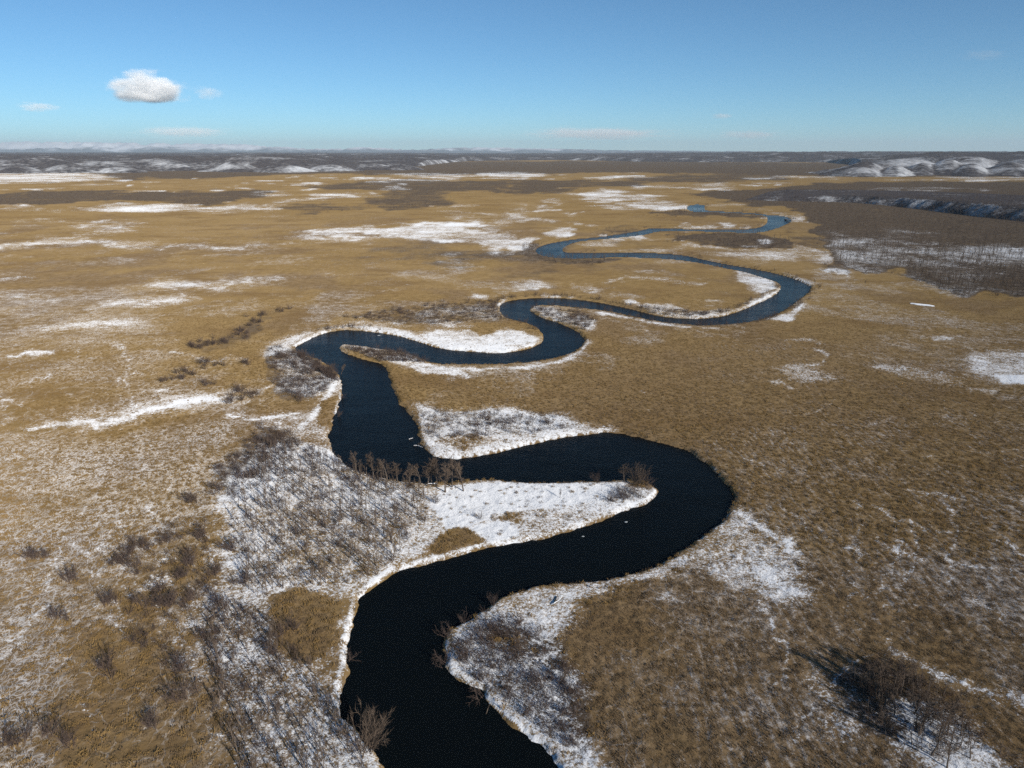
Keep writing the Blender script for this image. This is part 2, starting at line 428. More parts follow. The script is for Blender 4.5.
WOOD = [
 P([(-160, 164), (640, 161), (900, 164), (1180, 170), (1180, 177), (840, 176), (640, 172), (420, 175), (330, 173), (200, 178), (120, 178), (90, 172), (-160, 173)], .95, 20, 1.5),
 P([(-160, 192), (0, 193), (60, 190.5), (150, 192), (262, 189.5), (264, 196), (215, 205), (185, 204), (120, 200), (40, 204), (-160, 202)], .85, 14, 2),
 P([(280, 207), (330, 204), (370, 206), (350, 211), (300, 213)], .6, 12, 2),
 P([(366, 198), (400, 190), (446, 194), (450, 205), (400, 210), (372, 206)], .7, 12, 2), P([(300, 187), (380, 181), (406, 180), (510, 181), (505, 192), (440, 190), (380, 190)], .8, 14, 2),
 P([(512, 179.5), (640, 181), (645, 186), (567, 188), (566, 194), (512, 194)], .8, 12, 1.5), P([(600, 182), (655, 175), (768, 174), (800, 180), (700, 182)], .75, 12, 1.5),
 P([(686, 194), (770, 189), (830, 183), (1180, 181), (1180, 305), (1040, 297), (965, 292), (940, 283), (900, 273), (850, 267), (830, 262), (822, 250), (816, 238), (812, 225), (800, 212), (775, 205), (735, 202)], 1.0, 8, 2.5),
 P([(655, 210), (700, 212), (762, 213), (764, 217), (655, 217)], .8, 6, 1.5),
 P([(669, 236), (713, 233), (757, 234), (791, 243), (790, 248), (747, 248), (711, 244), (669, 242)], .85, 5, 2),
 P([(520, 246), (538, 243), (545, 257), (620, 259), (600, 264), (540, 263), (522, 256)], .8, 5, 2), P([(590, 229), (640, 226), (700, 230), (655, 234), (600, 234)], .5, 8, 1.5),
 P([(822, 262), (850, 266), (845, 273), (822, 272)], .6, 5, 2), P([(790, 228), (820, 240), (815, 250), (795, 246)], .5, 6, 2),
 P([(190, 345), (230, 335), (262, 315), (268, 320), (245, 338), (205, 352)], .55, 8, 4), P([(270, 345), (300, 350), (332, 370), (330, 385), (306, 402), (280, 398), (272, 370)], .8, 8, 4),
 P([(340, 318), (400, 308), (460, 300), (500, 303), (500, 320), (440, 325), (390, 322)], .6, 12, 3), P([(345, 344), (420, 352), (425, 362), (380, 360)], .65, 4, 2),
 P([(412, 403), (470, 410), (500, 412), (560, 418), (590, 428), (520, 432), (440, 440), (425, 430)], .5, 8, 4), P([(216, 470), (260, 425), (300, 440), (280, 470), (240, 500), (220, 500)], .75, 12, 8),
 P([(225, 480), (330, 450), (420, 490), (400, 560), (330, 590), (240, 600)], .35, 20, 12), P([(205, 490), (250, 560), (300, 660), (350, 720), (370, 780), (260, 780), (200, 640), (120, 560)], .42, 25, 18),
 P([(450, 640), (500, 612), (560, 640), (590, 700), (590, 760), (540, 730), (470, 670)], .7, 12, 8), P([(820, 600), (860, 610), (880, 640), (840, 630)], .4, 15, 8),
 P([(835, 675), (890, 655), (930, 690), (960, 720), (930, 750), (860, 730)], .75, 15, 10), P([(532, 306), (560, 308), (598, 318), (590, 326), (550, 316)], .5, 4, 2),
 P([(500, 300), (610, 303), (620, 305), (600, 302)], .4, 6, 1.5), P([(615, 485), (655, 484), (650, 495), (620, 500)], .4, 6, 3),
]
FROST = [
 P([(-200, 440), (120, 440), (230, 420), (220, 500), (140, 560), (60, 640), (40, 800), (-200, 800)], .75, 60, 35), P([(20, 440), (110, 450), (130, 520), (20, 540)], .85, 40, 25),
 P([(-100, 300), (150, 290), (160, 340), (-100, 360)], .55, 40, 15), P([(-100, 360), (200, 350), (290, 400), (100, 420), (-100, 420)], .45, 40, 15),
 P([(40, 640), (200, 560), (240, 700), (200, 800), (40, 800)], .30, 40, 25),
]
STREAK = [
 P([(700, 440), (1100, 400), (1100, 800), (760, 800), (640, 700), (600, 640), (760, 600)], .62, 60, 35), P([(830, 560), (1100, 540), (1100, 720), (900, 640)], .75, 40, 20),
 P([(700, 340), (1100, 340), (1100, 420), (720, 420)], .38, 60, 12), P([(600, 650), (800, 640), (840, 800), (620, 800)], .55, 40, 25), P([(-100, 230), (420, 215), (600, 250), (400, 290), (-100, 290)], .35, 40, 8),
]
TONE = [  # redder, darker sedge; broad right-hand patches also paint in sun-angle and vignette darkening
 P([(520, 400), (640, 350), (1200, 320), (1200, 820), (560, 820)], .5, 90, 40), P([(-200, 560), (130, 560), (330, 600), (330, 820), (-200, 820)], .45, 60, 40), P([(440, 368), (640, 345), (660, 430), (600, 425), (440, 400)], .35, 30, 10),
 P([(560, 620), (700, 560), (820, 560), (1120, 560), (1120, 820), (620, 820)], .85, 60, 40), P([(640, 430), (1120, 380), (1120, 580), (760, 560)], .40, 80, 40),
 P([(160, 640), (330, 600), (340, 700), (300, 800), (120, 800)], .6, 40, 30), P([(275, 595), (335, 600), (340, 650), (290, 660)], .5, 10, 8), P([(835, 500), (890, 540), (960, 590), (1000, 600), (960, 580), (900, 535)], .6, 16, 8),
 P([(435, 545), (470, 527), (478, 540), (440, 556)], .5, 6, 4),
]
BARE = [  # tall reed islands free of snow
 P([(270, 600), (300, 588), (335, 602), (338, 640), (310, 660), (280, 650)], 1, 8, 6), P([(428, 548), (452, 530), (468, 528), (476, 541), (440, 553)], 1, 5, 3), P([(322, 402), (334, 398), (330, 425), (318, 424)], .8, 4, 3),
 P([(440, 440), (470, 435), (495, 440), (465, 450)], .6, 8, 4), P([(506, 345), (530, 343), (520, 348)], .5, 4, 1.5), P([(478, 322), (500, 322), (496, 331), (480, 330)], .7, 5, 2), P([(560, 309), (580, 311), (575, 317)], .6, 4, 2),
]

def cover(prims, px, py):
    out = np.zeros(px.shape)
    for typ, pts, val, a, b, w in prims:
        xs = [p[0] for p in pts]; ys = [p[1] for p in pts]
        if typ == 'p':
            fx, fy = a, b; mx, my = fx * 1.6, fy * 1.6
        else:
            ky = b; mx = w + a * 2; my = (w + a * 2) / ky + 1
        m = (px > min(xs) - mx) & (px < max(xs) + mx) & (py > min(ys) - my) & (py < max(ys) + my)
        if not m.any(): continue
        x = px[m]; y = py[m]
        if typ == 'p':
            k = fx / fy
            d = seg_dist(x, y, pts, True, k)
            d = np.where(inside(x, y, pts), -d, d)
            v = val * sstep(fx, -fx * .45, d)
        else:
            d = seg_dist(x, y, pts, False, ky)
            v = val * sstep(w + a, max(w - a, 0) * .5, d)
        out[m] = np.maximum(out[m], v)
    return out

# ------------------------------------------------------------------ materials
SNOWC = (0.80, 0.83, 0.87)

def mat_ground():
    t = NT('marsh ground')
    p = t.pos()
    snow, wood, frost, streak, tone = (t.attr(k) for k in ('snow', 'wood', 'frost', 'streak', 'tone'))
    huge = t.noise(p, 1 / 160, 5, .6)
    big = t.noise(p, 1 / 35, 6, .62)
    mid = t.noise(p, 1 / 5.0, 6, .66)
    fine = t.noise(p, 1 / 0.9, 5, .7)
    fin2 = t.noise(p, 1 / 0.38, 4, .7)
    g = t.mix(t.remap(mid, .35, .66), (.200, .134, .056), (.288, .196, .088))
    g = t.mix(t.remap(big, .38, .64, 0, .7), g, (.238, .157, .067))
    g = t.mix(t.remap(huge, .42, .62, 0, .5), g, (.305, .213, .103))
    g = t.mix(t.math('MULTIPLY', tone, t.remap(big, .25, .6, .65, 1)), g, t.mix(t.remap(mid, .38, .62), (.150, .102, .058), (.215, .152, .092)))
    mot = t.noise(t.mapping(p, (1, 1.6, 1)), 1 / 75, 7, .68)
    g = t.mix(t.remap(mot, .48, .66, 0, .75), g, (.165, .106, .050))
    g = t.mix(t.remap(fine, .42, .72, 0, .25), g, (.15, .105, .055))
    g = t.mix(t.remap(fin2, .45, .7, 0, .25), g, (.12, .085, .05))
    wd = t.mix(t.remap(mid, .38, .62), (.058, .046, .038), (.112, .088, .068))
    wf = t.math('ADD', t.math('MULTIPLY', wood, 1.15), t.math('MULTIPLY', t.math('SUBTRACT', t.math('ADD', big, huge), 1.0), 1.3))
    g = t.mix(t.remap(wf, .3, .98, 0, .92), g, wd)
    # lying snow: patch amount broken up by noise
    nn = t.math('ADD', t.math('MULTIPLY', t.math('SUBTRACT', mid, .5), .9), t.math('MULTIPLY', t.math('SUBTRACT', fine, .5), 2.1))
    nn = t.math('ADD', nn, t.math('MULTIPLY', t.math('SUBTRACT', fin2, .5), 1.9))
    nn = t.math('ADD', nn, t.math('MULTIPLY', t.math('SUBTRACT', big, .5), 1.1))
    nn = t.math('ADD', nn, t.math('MULTIPLY', t.math('SUBTRACT', huge, .5), 1.9))
    s1 = t.remap(t.math('ADD', snow, t.math('MULTIPLY', nn, t.remap(snow, .75, 1.0, 1.0, .5))), .30, .88, 0, .92)
    s1 = t.math('MULTIPLY', s1, t.remap(snow, .02, .2))
    # frost caught in the deer paths and cracks between tussocks
    wob = t.n('TexNoise'); t.put(wob.inputs['Vector'], p); wob.inputs['Scale'].default_value = .35; wob.inputs['Detail'].default_value = 3
    sc = t.n('VectorMath', operation='SCALE'); t.put(sc.inputs[0], wob.outputs['Color']); sc.inputs['Scale'].default_value = 3.2
    pv = t.vadd(p, sc.outputs[0])
    def cracks(scale, w, stretch=(1, 1, 1)):
        v = t.n('TexVoronoi', feature='DISTANCE_TO_EDGE'); t.put(v.inputs['Vector'], t.mapping(pv, stretch)); v.inputs['Scale'].default_value = scale
        return t.remap(v.outputs['Distance'], 0.0, w, 1, 0)
    c1 = cracks(1 / .95, .16, (1, .55, 1)); c2 = cracks(1 / 5.0, .03, (1, .5, 1)); c3 = t.remap(fin2, .5, .66)
    gate = t.math('ADD', t.math('MULTIPLY', t.math('ADD', t.math('SUBTRACT', big, .5), t.math('MULTIPLY', t.math('SUBTRACT', mid, .5), .8)), 1.6), frost)
    fr = t.math('MULTIPLY', t.math('MAXIMUM', c1, t.math('MULTIPLY', c3, .8)), t.remap(gate, .2, 1.1, 0, .62))
    fr = t.math('MAXIMUM', fr, t.math('MULTIPLY', c2, t.remap(gate, .0, .7, 0, .5)))
    s2 = t.math('MULTIPLY', fr, t.remap(frost, .05, .35))
    # wind blown streaks
    st = t.noise(t.mapping(p, (1 / 1.1, 1 / 7.0, 1), (0, 0, math.radians(-38))), 1.0, 4, .6)
    st2 = t.math('ADD', t.math('MULTIPLY', t.math('SUBTRACT', st, .5), 1.6), t.math('MULTIPLY', t.math('SUBTRACT', fine, .5), 1.4))
    st2 = t.math('ADD', st2, t.math('MULTIPLY', t.math('SUBTRACT', fin2, .5), 1.2))
    st2 = t.math('ADD', st2, t.math('MULTIPLY', t.math('SUBTRACT', big, .5), 1.3))
    s3 = t.math('MULTIPLY', t.remap(t.math('ADD', st2, t.math('MULTIPLY', streak, .68)), .38, 1.15, 0, .5), t.remap(streak, .03, .3))
    s = t.math('MAXIMUM', s1, t.math('MAXIMUM', s2, s3))
    col = t.mix(s, g, t.mix(t.remap(mid, .3, .7), (.74, .77, .81), (.83, .85, .88)))
    hgt = t.math('ADD', t.math('MULTIPLY', fine, 1.0), t.math('MULTIPLY', mid, 2.0))
    b = t.bump(hgt, t.remap(s, 0, 1, .55, .7, False), .5)
    d = t.n('BsdfDiffuse'); t.put(d.inputs['Color'], col); d.inputs['Roughness'].default_value = .9; t.put(d.inputs['Normal'], b)
    t.t.links.new(d.outputs[0], t.out.inputs[0])
    return t.m

def mat_water():
    t = NT('river water')
    p = t.pos()
    n1 = t.noise(t.mapping(p, (1, 1.3, 1)), 1.1, 3, .5); n2 = t.noise(p, .05, 3, .5)
    b = t.bump(t.math('ADD', n1, t.math('MULTIPLY', n2, 3)), .5, .3)
    bs = t.n('BsdfPrincipled')
    t.put(bs.inputs['Base Color'], (.004, .006, .007)); bs.inputs['Roughness'].default_value = .12; bs.inputs['IOR'].default_value = 1.085
    t.put(bs.inputs['Roughness'], t.remap(t.noise(p, .018, 4, .6), .4, .62, .05, .2)); t.put(bs.inputs['Normal'], b)
    t.t.links.new(bs.outputs[0], t.out.inputs[0])
    return t.m

def mat_twig(name, a, b, trans=0.0):
    t = NT(name)
    oi = t.n('ObjectInfo')
    p = t.pos()
    f = t.math('ADD', t.math('MULTIPLY', oi.outputs['Random'], .6), t.math('MULTIPLY', t.noise(p, 1.3, 2), .4))
    col = t.mix(f, a, b)
    d = t.n('BsdfDiffuse'); t.put(d.inputs['Color'], col); d.inputs['Roughness'].default_value = .8
    o = d.outputs[0]
    if trans:
        tr = t.n('BsdfTranslucent'); t.put(tr.inputs['Color'], col)
        m = t.n('MixShader'); m.inputs[0].default_value = trans
        t.t.links.new(o, m.inputs[1]); t.t.links.new(tr.outputs[0], m.inputs[2]); o = m.outputs[0]
    t.t.links.new(o, t.out.inputs[0])
    return t.m

def mat_hills(name, lo, snowiness, sc):
    t = NT(name)
    p = t.pos()
    nz = t.n('SeparateXYZ'); t.put(nz.inputs[0], t.n('NewGeometry').outputs['Normal'])
    slope = t.math('SUBTRACT', 1.0, nz.outputs['Z']); zz = t.n('SeparateXYZ'); t.put(zz.inputs[0], p)
    pat = t.noise(p, 1 / (300 * sc), 6, .62); fine = t.noise(p, 1 / (28 * sc), 4, .7)
    f = t.math('ADD', t.math('MULTIPLY', t.math('SUBTRACT', pat, .5), 2.6), t.math('MULTIPLY', t.math('SUBTRACT', fine, .5), 1.3))
    f = t.math('ADD', f, t.math('MULTIPLY', t.math('MINIMUM', slope, .06), 6.5))
    f = t.math('ADD', f, t.math('MULTIPLY', t.attr('snowy'), .24))
    s = t.remap(f, .22 - snowiness, 1.15 - snowiness, 0, .58)
    wood = t.mix(t.remap(fine, .35, .65), (.05, .047, .052), (.09, .08, .08))
    col = t.mix(s, wood, SNOWC)
    d = t.n('BsdfDiffuse'); t.put(d.inputs['Color'], col); d.inputs['Roughness'].default_value = .8
    t.put(d.inputs['Normal'], t.bump(fine, .6, 9 * sc))
    t.t.links.new(d.outputs[0], t.out.inputs[0])
    return t.m

def mat_mountain():
    t = NT('snowy mountains')
    p = t.pos()
    z = t.n('SeparateXYZ'); t.put(z.inputs[0], p)
    n = t.noise(p, 1 / 2500, 6, .65)
    f = t.math('ADD', t.math('DIVIDE', z.outputs['Z'], 700.0), t.math('MULTIPLY', t.math('SUBTRACT', n, .5), 1.6))
    col = t.mix(t.remap(f, .22, .6), (.12, .12, .13), (.84, .86, .9))
    d = t.n('BsdfDiffuse'); t.put(d.inputs['Color'], col)
    t.t.links.new(d.outputs[0], t.out.inputs[0])
    return t.m

def mat_plain(name, a, b, scale=3.0, rough=.9):
    t = NT(name)
    p = t.pos()
    col = t.mix(t.remap(t.noise(p, scale, 4, .6), .35, .65), a, b)
    d = t.n('BsdfDiffuse'); t.put(d.inputs['Color'], col); d.inputs['Roughness'].default_value = rough
    t.put(d.inputs['Normal'], t.bump(t.noise(p, scale * 2, 3), .5, .1))
    t.t.links.new(d.outputs[0], t.out.inputs[0])
    return t.m

M_GROUND = mat_ground(); M_WATER = mat_water()
M_TWIG = mat_twig('bare twigs', (.095, .070, .054), (.175, .132, .10))
M_SHRUB = mat_twig('shrub twigs', (.07, .052, .046), (.13, .096, .08))
M_BARK = mat_twig('grey bark', (.10, .08, .066), (.18, .145, .12))
M_REED = mat_twig('dry reed', (.25, .162, .064), (.41, .275, .118), .3)
M_SEDGE = mat_twig('brown sedge', (.165, .112, .062), (.275, .195, .115), .3)
M_LOG = mat_plain('wet driftwood', (.09, .07, .055), (.20, .16, .125))
M_SNOW = mat_plain('snow', (.74, .77, .81), (.84, .86, .89), 1.5)
M_ICE = mat_plain('grey ice', (.25, .28, .30), (.42, .45, .47), 2)

# ------------------------------------------------------------------ ground sheet and river
ys_px = np.concatenate([np.arange(820, 350, -1.5), np.arange(350, 156.9, -1.0)])
_, Yrows = unproject(np.full(ys_px.shape, 512.0), ys_px)
Yn = np.concatenate([[-8000, -1500, -300, -60, 0, 30, 55, 70, 80], Yrows[Yrows > 84]])
Yn = np.concatenate([Yn, np.geomspace(Yn[-1] * 1.06, 80000, 30)])
u_in = (np.arange(-160, 1185, 2.0) - 512) / F
dep = depth_of(np.maximum(Yn, 60))
Xin = u_in[None, :] * dep[:, None]
XM = 100000.0
k_out = np.array([.0008, .004, .015, .06, .2, .5, 1.0])
Rx = Xin[:, -1:] + (XM - Xin[:, -1:]) * k_out[None, :]
Lx = Xin[:, :1] + (-XM - Xin[:, :1]) * k_out[::-1][None, :]
GX = np.concatenate([Lx, Xin, Rx], 1)
GY = np.repeat(Yn[:, None], GX.shape[1], 1)

def ground_height(x, y, sd):
    n = fbm(x / 9, y / 9, 3, 3) - .5
    sdn = sd + np.where(np.abs(sd) < 30, ((fbm(x / 2.6, y / 2.6, 3, 5) - .5) * 1.9 + (fbm(x / 9, y / 9, 2, 6) - .5) * 1.8) * np.clip(300 / np.maximum(y, 100), .25, 1), 0)
    z = np.interp(sdn, [-8, -2.5, -.4, 0, .35, 1.0, 4, 14], [-1.1, -.8, -.3, 0, .5, .88, 1.05, GZ])
    hum = (fbm(x / 1.3, y / 1.3, 2, 13) - .5) * .38 * np.clip((420 - y) / 250, 0, 1) * np.clip((y - 60) / 20, 0, 1)
    return z + n * .25 * sstep(1, 8, sd) + hum * sstep(.5, 5, sd)

def warp(px, py, sd):
    a = sstep(2, 25, np.abs(sd))
    k = np.clip((py - 150) / 60, .12, 1.6)
    wx = (fbm(px / 34, py / (9 * k), 4, 51) - .5) * 34 + (fbm(px / 9, py / (3.2 * k), 3, 57) - .5) * 12
    wy = (fbm(px / 30, py / (8 * k), 4, 53) - .5) * 9 * k + (fbm(px / 8, py / (3 * k), 3, 59) - .5) * 2.2 * k
    return px + wx * a, py + wy * a

SD = river_sd(GX, GY)
GZg = ground_height(GX, GY, SD)
PX, PY = project(GX, np.maximum(GY, 40))
PX, PY = warp(PX, PY, SD)
SNOW = [(k, p, v, a * 1.7, b * 1.7, w) if (k == 'p' and b >= 3 and v < .9) else (k, p, v, a, b, w) for k, p, v, a, b, w in SNOW]
# deer trails that hold a thread of snow
TR = random.Random(23)
for (x0, x1, y0, y1, dx, dy, n) in ((-60, 230, 430, 760, -.05, -1, 26), (690, 1040, 430, 760, 1, .42, 20), (-40, 280, 330, 420, 1, -.3, 12), (620, 1000, 345, 430, 1, .15, 8), (740, 1000, 520, 760, .2, -1, 7)):
    for _ in range(n):
        x, y = TR.uniform(x0, x1), TR.uniform(y0, y1); pts = [(x, y)]
        ax, ay = dx + TR.gauss(0, .25), dy + TR.gauss(0, .25); L = TR.uniform(30, 110) * (y / 600)
        for k in range(7):
            ax += TR.gauss(0, .28); ay += TR.gauss(0, .2)
            x += ax * L / 7; y += ay * L / 7; pts.append((x, y))
        SNOW.append(S(smooth_line(pts, it=1), 1.0, TR.uniform(.40, .60), 1.3, 1.5))
SNOW_HALO = [(k, p, v * .60, a * (2.4 if k == 'p' else 3.5), b * (2.2 if k == 'p' else 1), w * 1.9) for k, p, v, a, b, w in SNOW]
def snow_cover(px, py): return np.maximum(cover(SNOW, px, py), cover(SNOW_HALO, px, py)) * np.interp(py, [200, 240, 270, 330, 352], [.62, .72, .70, .76, 1])
snow_a = snow_cover(PX, PY)
far_w = sstep(330, 250, PY) * sstep(155, 163, PY)
dust = sstep(.52, .68, fbm(GX / 110, GY / 150, 5, 151, .6)) * sstep(.36, .56, fbm(GX / 600, GY / 900, 3, 157))
snow_a = np.maximum(snow_a, far_w * .56 * dust * sstep(.4, .2, cover(WOOD, PX, PY)))
bare_a = cover(BARE, PX, PY)
snow_a = snow_a * (1 - .9 * bare_a)
wet = SD < -.15
snow_a = np.where(wet, 0, snow_a)
tone_a = np.maximum(cover(TONE, PX, PY), .75 * sstep(.50, .66, fbm(GX / 60, GY / 85, 5, 171, .6)) * sstep(205, 235, PY) * sstep(640, 480, PY))
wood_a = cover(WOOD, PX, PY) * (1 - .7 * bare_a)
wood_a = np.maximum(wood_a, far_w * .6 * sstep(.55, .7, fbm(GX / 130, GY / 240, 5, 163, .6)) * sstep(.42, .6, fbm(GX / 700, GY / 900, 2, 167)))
g = grid_mesh('ground', GX, GY, GZg, M_GROUND, attrs={'snow': snow_a, 'wood': wood_a, 'frost': np.maximum(cover(FROST, PX, PY), .42 * sstep(.52, .68, fbm(GX / 55, GY / 70, 4, 181, .6)) * sstep(220, 260, PY)) * (1 - bare_a),
                                                     'streak': cover(STREAK, PX, PY), 'tone': tone_a})
tag(g, kind='structure')
near = SD < 5
keep = near[:-1, :-1] | near[:-1, 1:] | near[1:, 1:] | near[1:, :-1]
w = grid_mesh('river', GX, GY, np.zeros_like(GX), M_WATER, keep=keep)
tag(w, kind='structure')

def sample_masks(x, y):
    px, py = project(x, y)
    return px, py

# ------------------------------------------------------------------ hills, terrace, mountains
hp = np.arange(-160, 1185, 3.0)
hu = (hp - 512) / F
HY = np.geomspace(2750, 32000, 230)
HX = hu[None, :] * depth_of(HY)[:, None]
HYg = np.repeat(HY[:, None], HX.shape[1], 1)
pxg = np.repeat(hp[None, :], len(HY), 0)
Ys = np.interp(hp, [-160, 120, 200, 250, 340, 420, 470, 560, 640, 720, 800, 826, 860, 1180], [3650, 3650, 4000, 3900, 4150, 5200, 8500, 9500, 8000, 7500, 7500, 7200, 5600, 4600])
amp = np.interp(hp, [-160, 300, 420, 520, 640, 760, 900, 1180], [78, 74, 66, 55, 72, 96, 104, 104])
env = sstep(0, 1, (HYg - Ys[None, :]) / 700)
rid = 0; a_ = 1; tt = 0
for k in range(4):
    q = vnoise(HX / (900 / 1.9 ** k) + 5.1 * k, HYg / (1300 / 1.9 ** k) - 3.7 * k, 40 + k)
    rid = rid + a_ * (1 - np.abs(2 * q - 1)) ** 1.3; tt += a_; a_ *= .42
rid = rid / tt
ampd = amp[None, :] * (1 + .25 * sstep(8000, 25000, HYg))
HZ = -25 + env * (25 + ampd * (.12 + .95 * rid))
DOMES = [(905, 3950, 66, 70, 420), (965, 4050, 76, 60, 460), (1040, 4000, 74, 80, 460), (864, 3560, 55, 44, 420), (895, 3420, 40, 28, 300), (922, 3600, 48, 28, 320), (947, 3650, 64, 30, 330), (970, 3500, 48, 28, 320), (1010, 3600, 52, 42, 380), (1060, 3400, 58, 30, 300), (1120, 3300, 60, 30, 300),
         (20, 3900, 34, 34, 300), (70, 4000, 40, 42, 300), (120, 3950, 30, 36, 250), (235, 4200, 52, 30, 300), (282, 4020, 36, 40, 220), (333, 4250, 36, 36, 220), (375, 4600, 32, 28, 300), (400, 4500, 28, 34, 250), (-60, 3900, 40, 50, 300)]
SNY = np.zeros(HX.shape)
for (dp, dy, dh, dw, dd) in DOMES:
    r = np.sqrt(((pxg - dp) / dw) ** 2 + ((HYg - dy) / dd) ** 2) * (1 + .7 * (fbm(HX / 150, HYg / 150, 3, 77) - .5))
    SNY = np.maximum(SNY, np.exp(-(r ** 3) * .6))
    HZ = np.maximum(HZ, -25 + (dh * 1.04 + 25) * np.exp(-(r ** 1.8) * 1.1))
HZ = HZ + (fbm(HX / 120, HYg / 120, 3, 61) - .5) * 4 * (HZ > 2)
hl = grid_mesh('hills', HX, HYg, HZ, mat_hills('wooded snowy hills', .1, .11, 1.0), attrs={'snowy': SNY})
tag(hl, kind='structure')

mp = np.arange(-200, 1240, 2.5)
MY = np.linspace(50000, 60000, 26)
MX = ((mp - 512) / F)[None, :] * depth_of(MY)[:, None]
MYg = np.repeat(MY[:, None], MX.shape[1], 1)
mamp = np.interp(mp, [-200, 0, 60, 150, 240, 280, 330, 430, 470, 560, 640, 800, 1240], [1000, 930, 1000, 860, 780, 560, 640, 420, 560, 420, 300, 220, 200])
m1 = 1 - np.abs(2 * fbm(MX / 3000, MYg / 5200, 5, 91, .6) - 1)
prof = np.sin(np.linspace(0, math.pi, 26))[:, None] ** .7
MZ = -60 + .80 * mamp[None, :] * prof * (.12 + 1.05 * m1 ** 1.8)
mo = grid_mesh('mountains', MX, MYg, MZ, mat_mountain())
tag(mo, kind='structure')

# wooded terrace on the right with its shaded scarp
foot_px = smooth_line([(745, 200.3), (790, 201.5), (830, 202), (857, 203), (890, 206), (923, 210), (970, 216), (1024, 222), (1090, 230), (1180, 242)], it=3)
fx_, fy_ = unproject([p[0] for p in foot_px], [p[1] for p in foot_px])
nseg = 220
arc = np.concatenate([[0], np.cumsum(np.hypot(np.diff(fx_), np.diff(fy_)))])
ss = np.linspace(0, arc[-1], nseg)
fx2 = np.interp(ss, arc, fx_); fy2 = np.interp(ss, arc, fy_)
tx = np.gradient(fx2); ty = np.gradient(fy2); tl = np.hypot(tx, ty); tx /= tl; ty /= tl
nx, ny = -ty, tx                              # points to the far side
kk = np.arange(-20, 21); ker = np.exp(-(kk / 9.0) ** 2); ker /= ker.sum()
nx = np.convolve(np.pad(nx, 20, 'edge'), ker, 'valid'); ny = np.convolve(np.pad(ny, 20, 'edge'), ker, 'valid')
sgn = np.sign(np.mean(nx)); nx *= sgn; ny *= sgn
rr = np.concatenate([np.linspace(0, 40, 22), np.linspace(46, 320, 26), np.linspace(345, 620, 8)])
hh = np.interp(rr, [0, 5, 12, 30, 40, 140, 320, 620], [-1.5, 2, 7, 17.5, 19.5, 22, 20, -4])
along = np.interp(ss / arc[-1], [0, .06, .25, .5, 1], [.1, .35, .75, 1, 1.1])
TX = fx2[None, :] + nx[None, :] * rr[:, None]; TY = fy2[None, :] + ny[None, :] * rr[:, None]
gul = (fbm(ss / 26, ss * 0, 3, 33) - .5)
TX2 = TX - nx[None, :] * gul[None, :] * 26 * sstep(0, 14, rr)[:, None] * (1 - sstep(40, 90, rr))[:, None]
TY2 = TY - ny[None, :] * gul[None, :] * 26 * sstep(0, 14, rr)[:, None] * (1 - sstep(40, 90, rr))[:, None]
TZ = hh[:, None] * along[None, :] + (fbm(TX / 14, TY / 14, 3, 21) - .5) * 3 * sstep(2, 10, rr)[:, None]
te = grid_mesh('terrace', TX2, TY2, TZ, mat_hills('wooded terrace', .1, .05, .18))
tag(te, kind='structure')

# ------------------------------------------------------------------ bare trees and shrubs
class Twigs:
    def __init__(s): s.v = []; s.f = []
    def tube(s, pts, r0, r1, sides):
        base = len(s.v); n = len(pts)
        for i, p in enumerate(pts):
            d = (pts[min(i + 1, n - 1)] - pts[max(i - 1, 0)]).normalized()
            a = d.orthogonal().normalized(); b = d.cross(a)
            r = r0 + (r1 - r0) * i / (n - 1)
            for k in range(sides):
                t = 2 * math.pi * k / sides
                q = p + a * (r * math.cos(t)) + b * (r * math.sin(t)); s.v.append(q[:])
        for i in range(n - 1):
            for k in range(sides):
                k2 = (k + 1) % sides
                s.f.append((base + i * sides + k, base + i * sides + k2, base + (i + 1) * sides + k2, base + (i + 1) * sides + k))
    def ribbon(s, p, q, w):
        d = (q - p); a = d.orthogonal().normalized()
        a.rotate(__import__('mathutils').Quaternion(d.normalized(), random.uniform(0, 3.14)))
        b = len(s.v)
        s.v += [(p - a * w)[:], (p + a * w)[:], q[:]]; s.f.append((b, b + 1, b + 2))

def rdir(d, ang):
    a = d.orthogonal().normalized()
    from mathutils import Quaternion
    a.rotate(Quaternion(d, random.uniform(0, 2 * math.pi)))
    return (d * math.cos(ang) + a * math.sin(ang)).normalized()

def wander(p, d, L, n, bend, up=.05):
    pts = [p.copy()]
    for i in range(n):
        d = (d + Vector((random.gauss(0, bend), random.gauss(0, bend), random.gauss(0, bend) + up))).normalized()
        p = p + d * (L / n); pts.append(p.copy())
    return pts

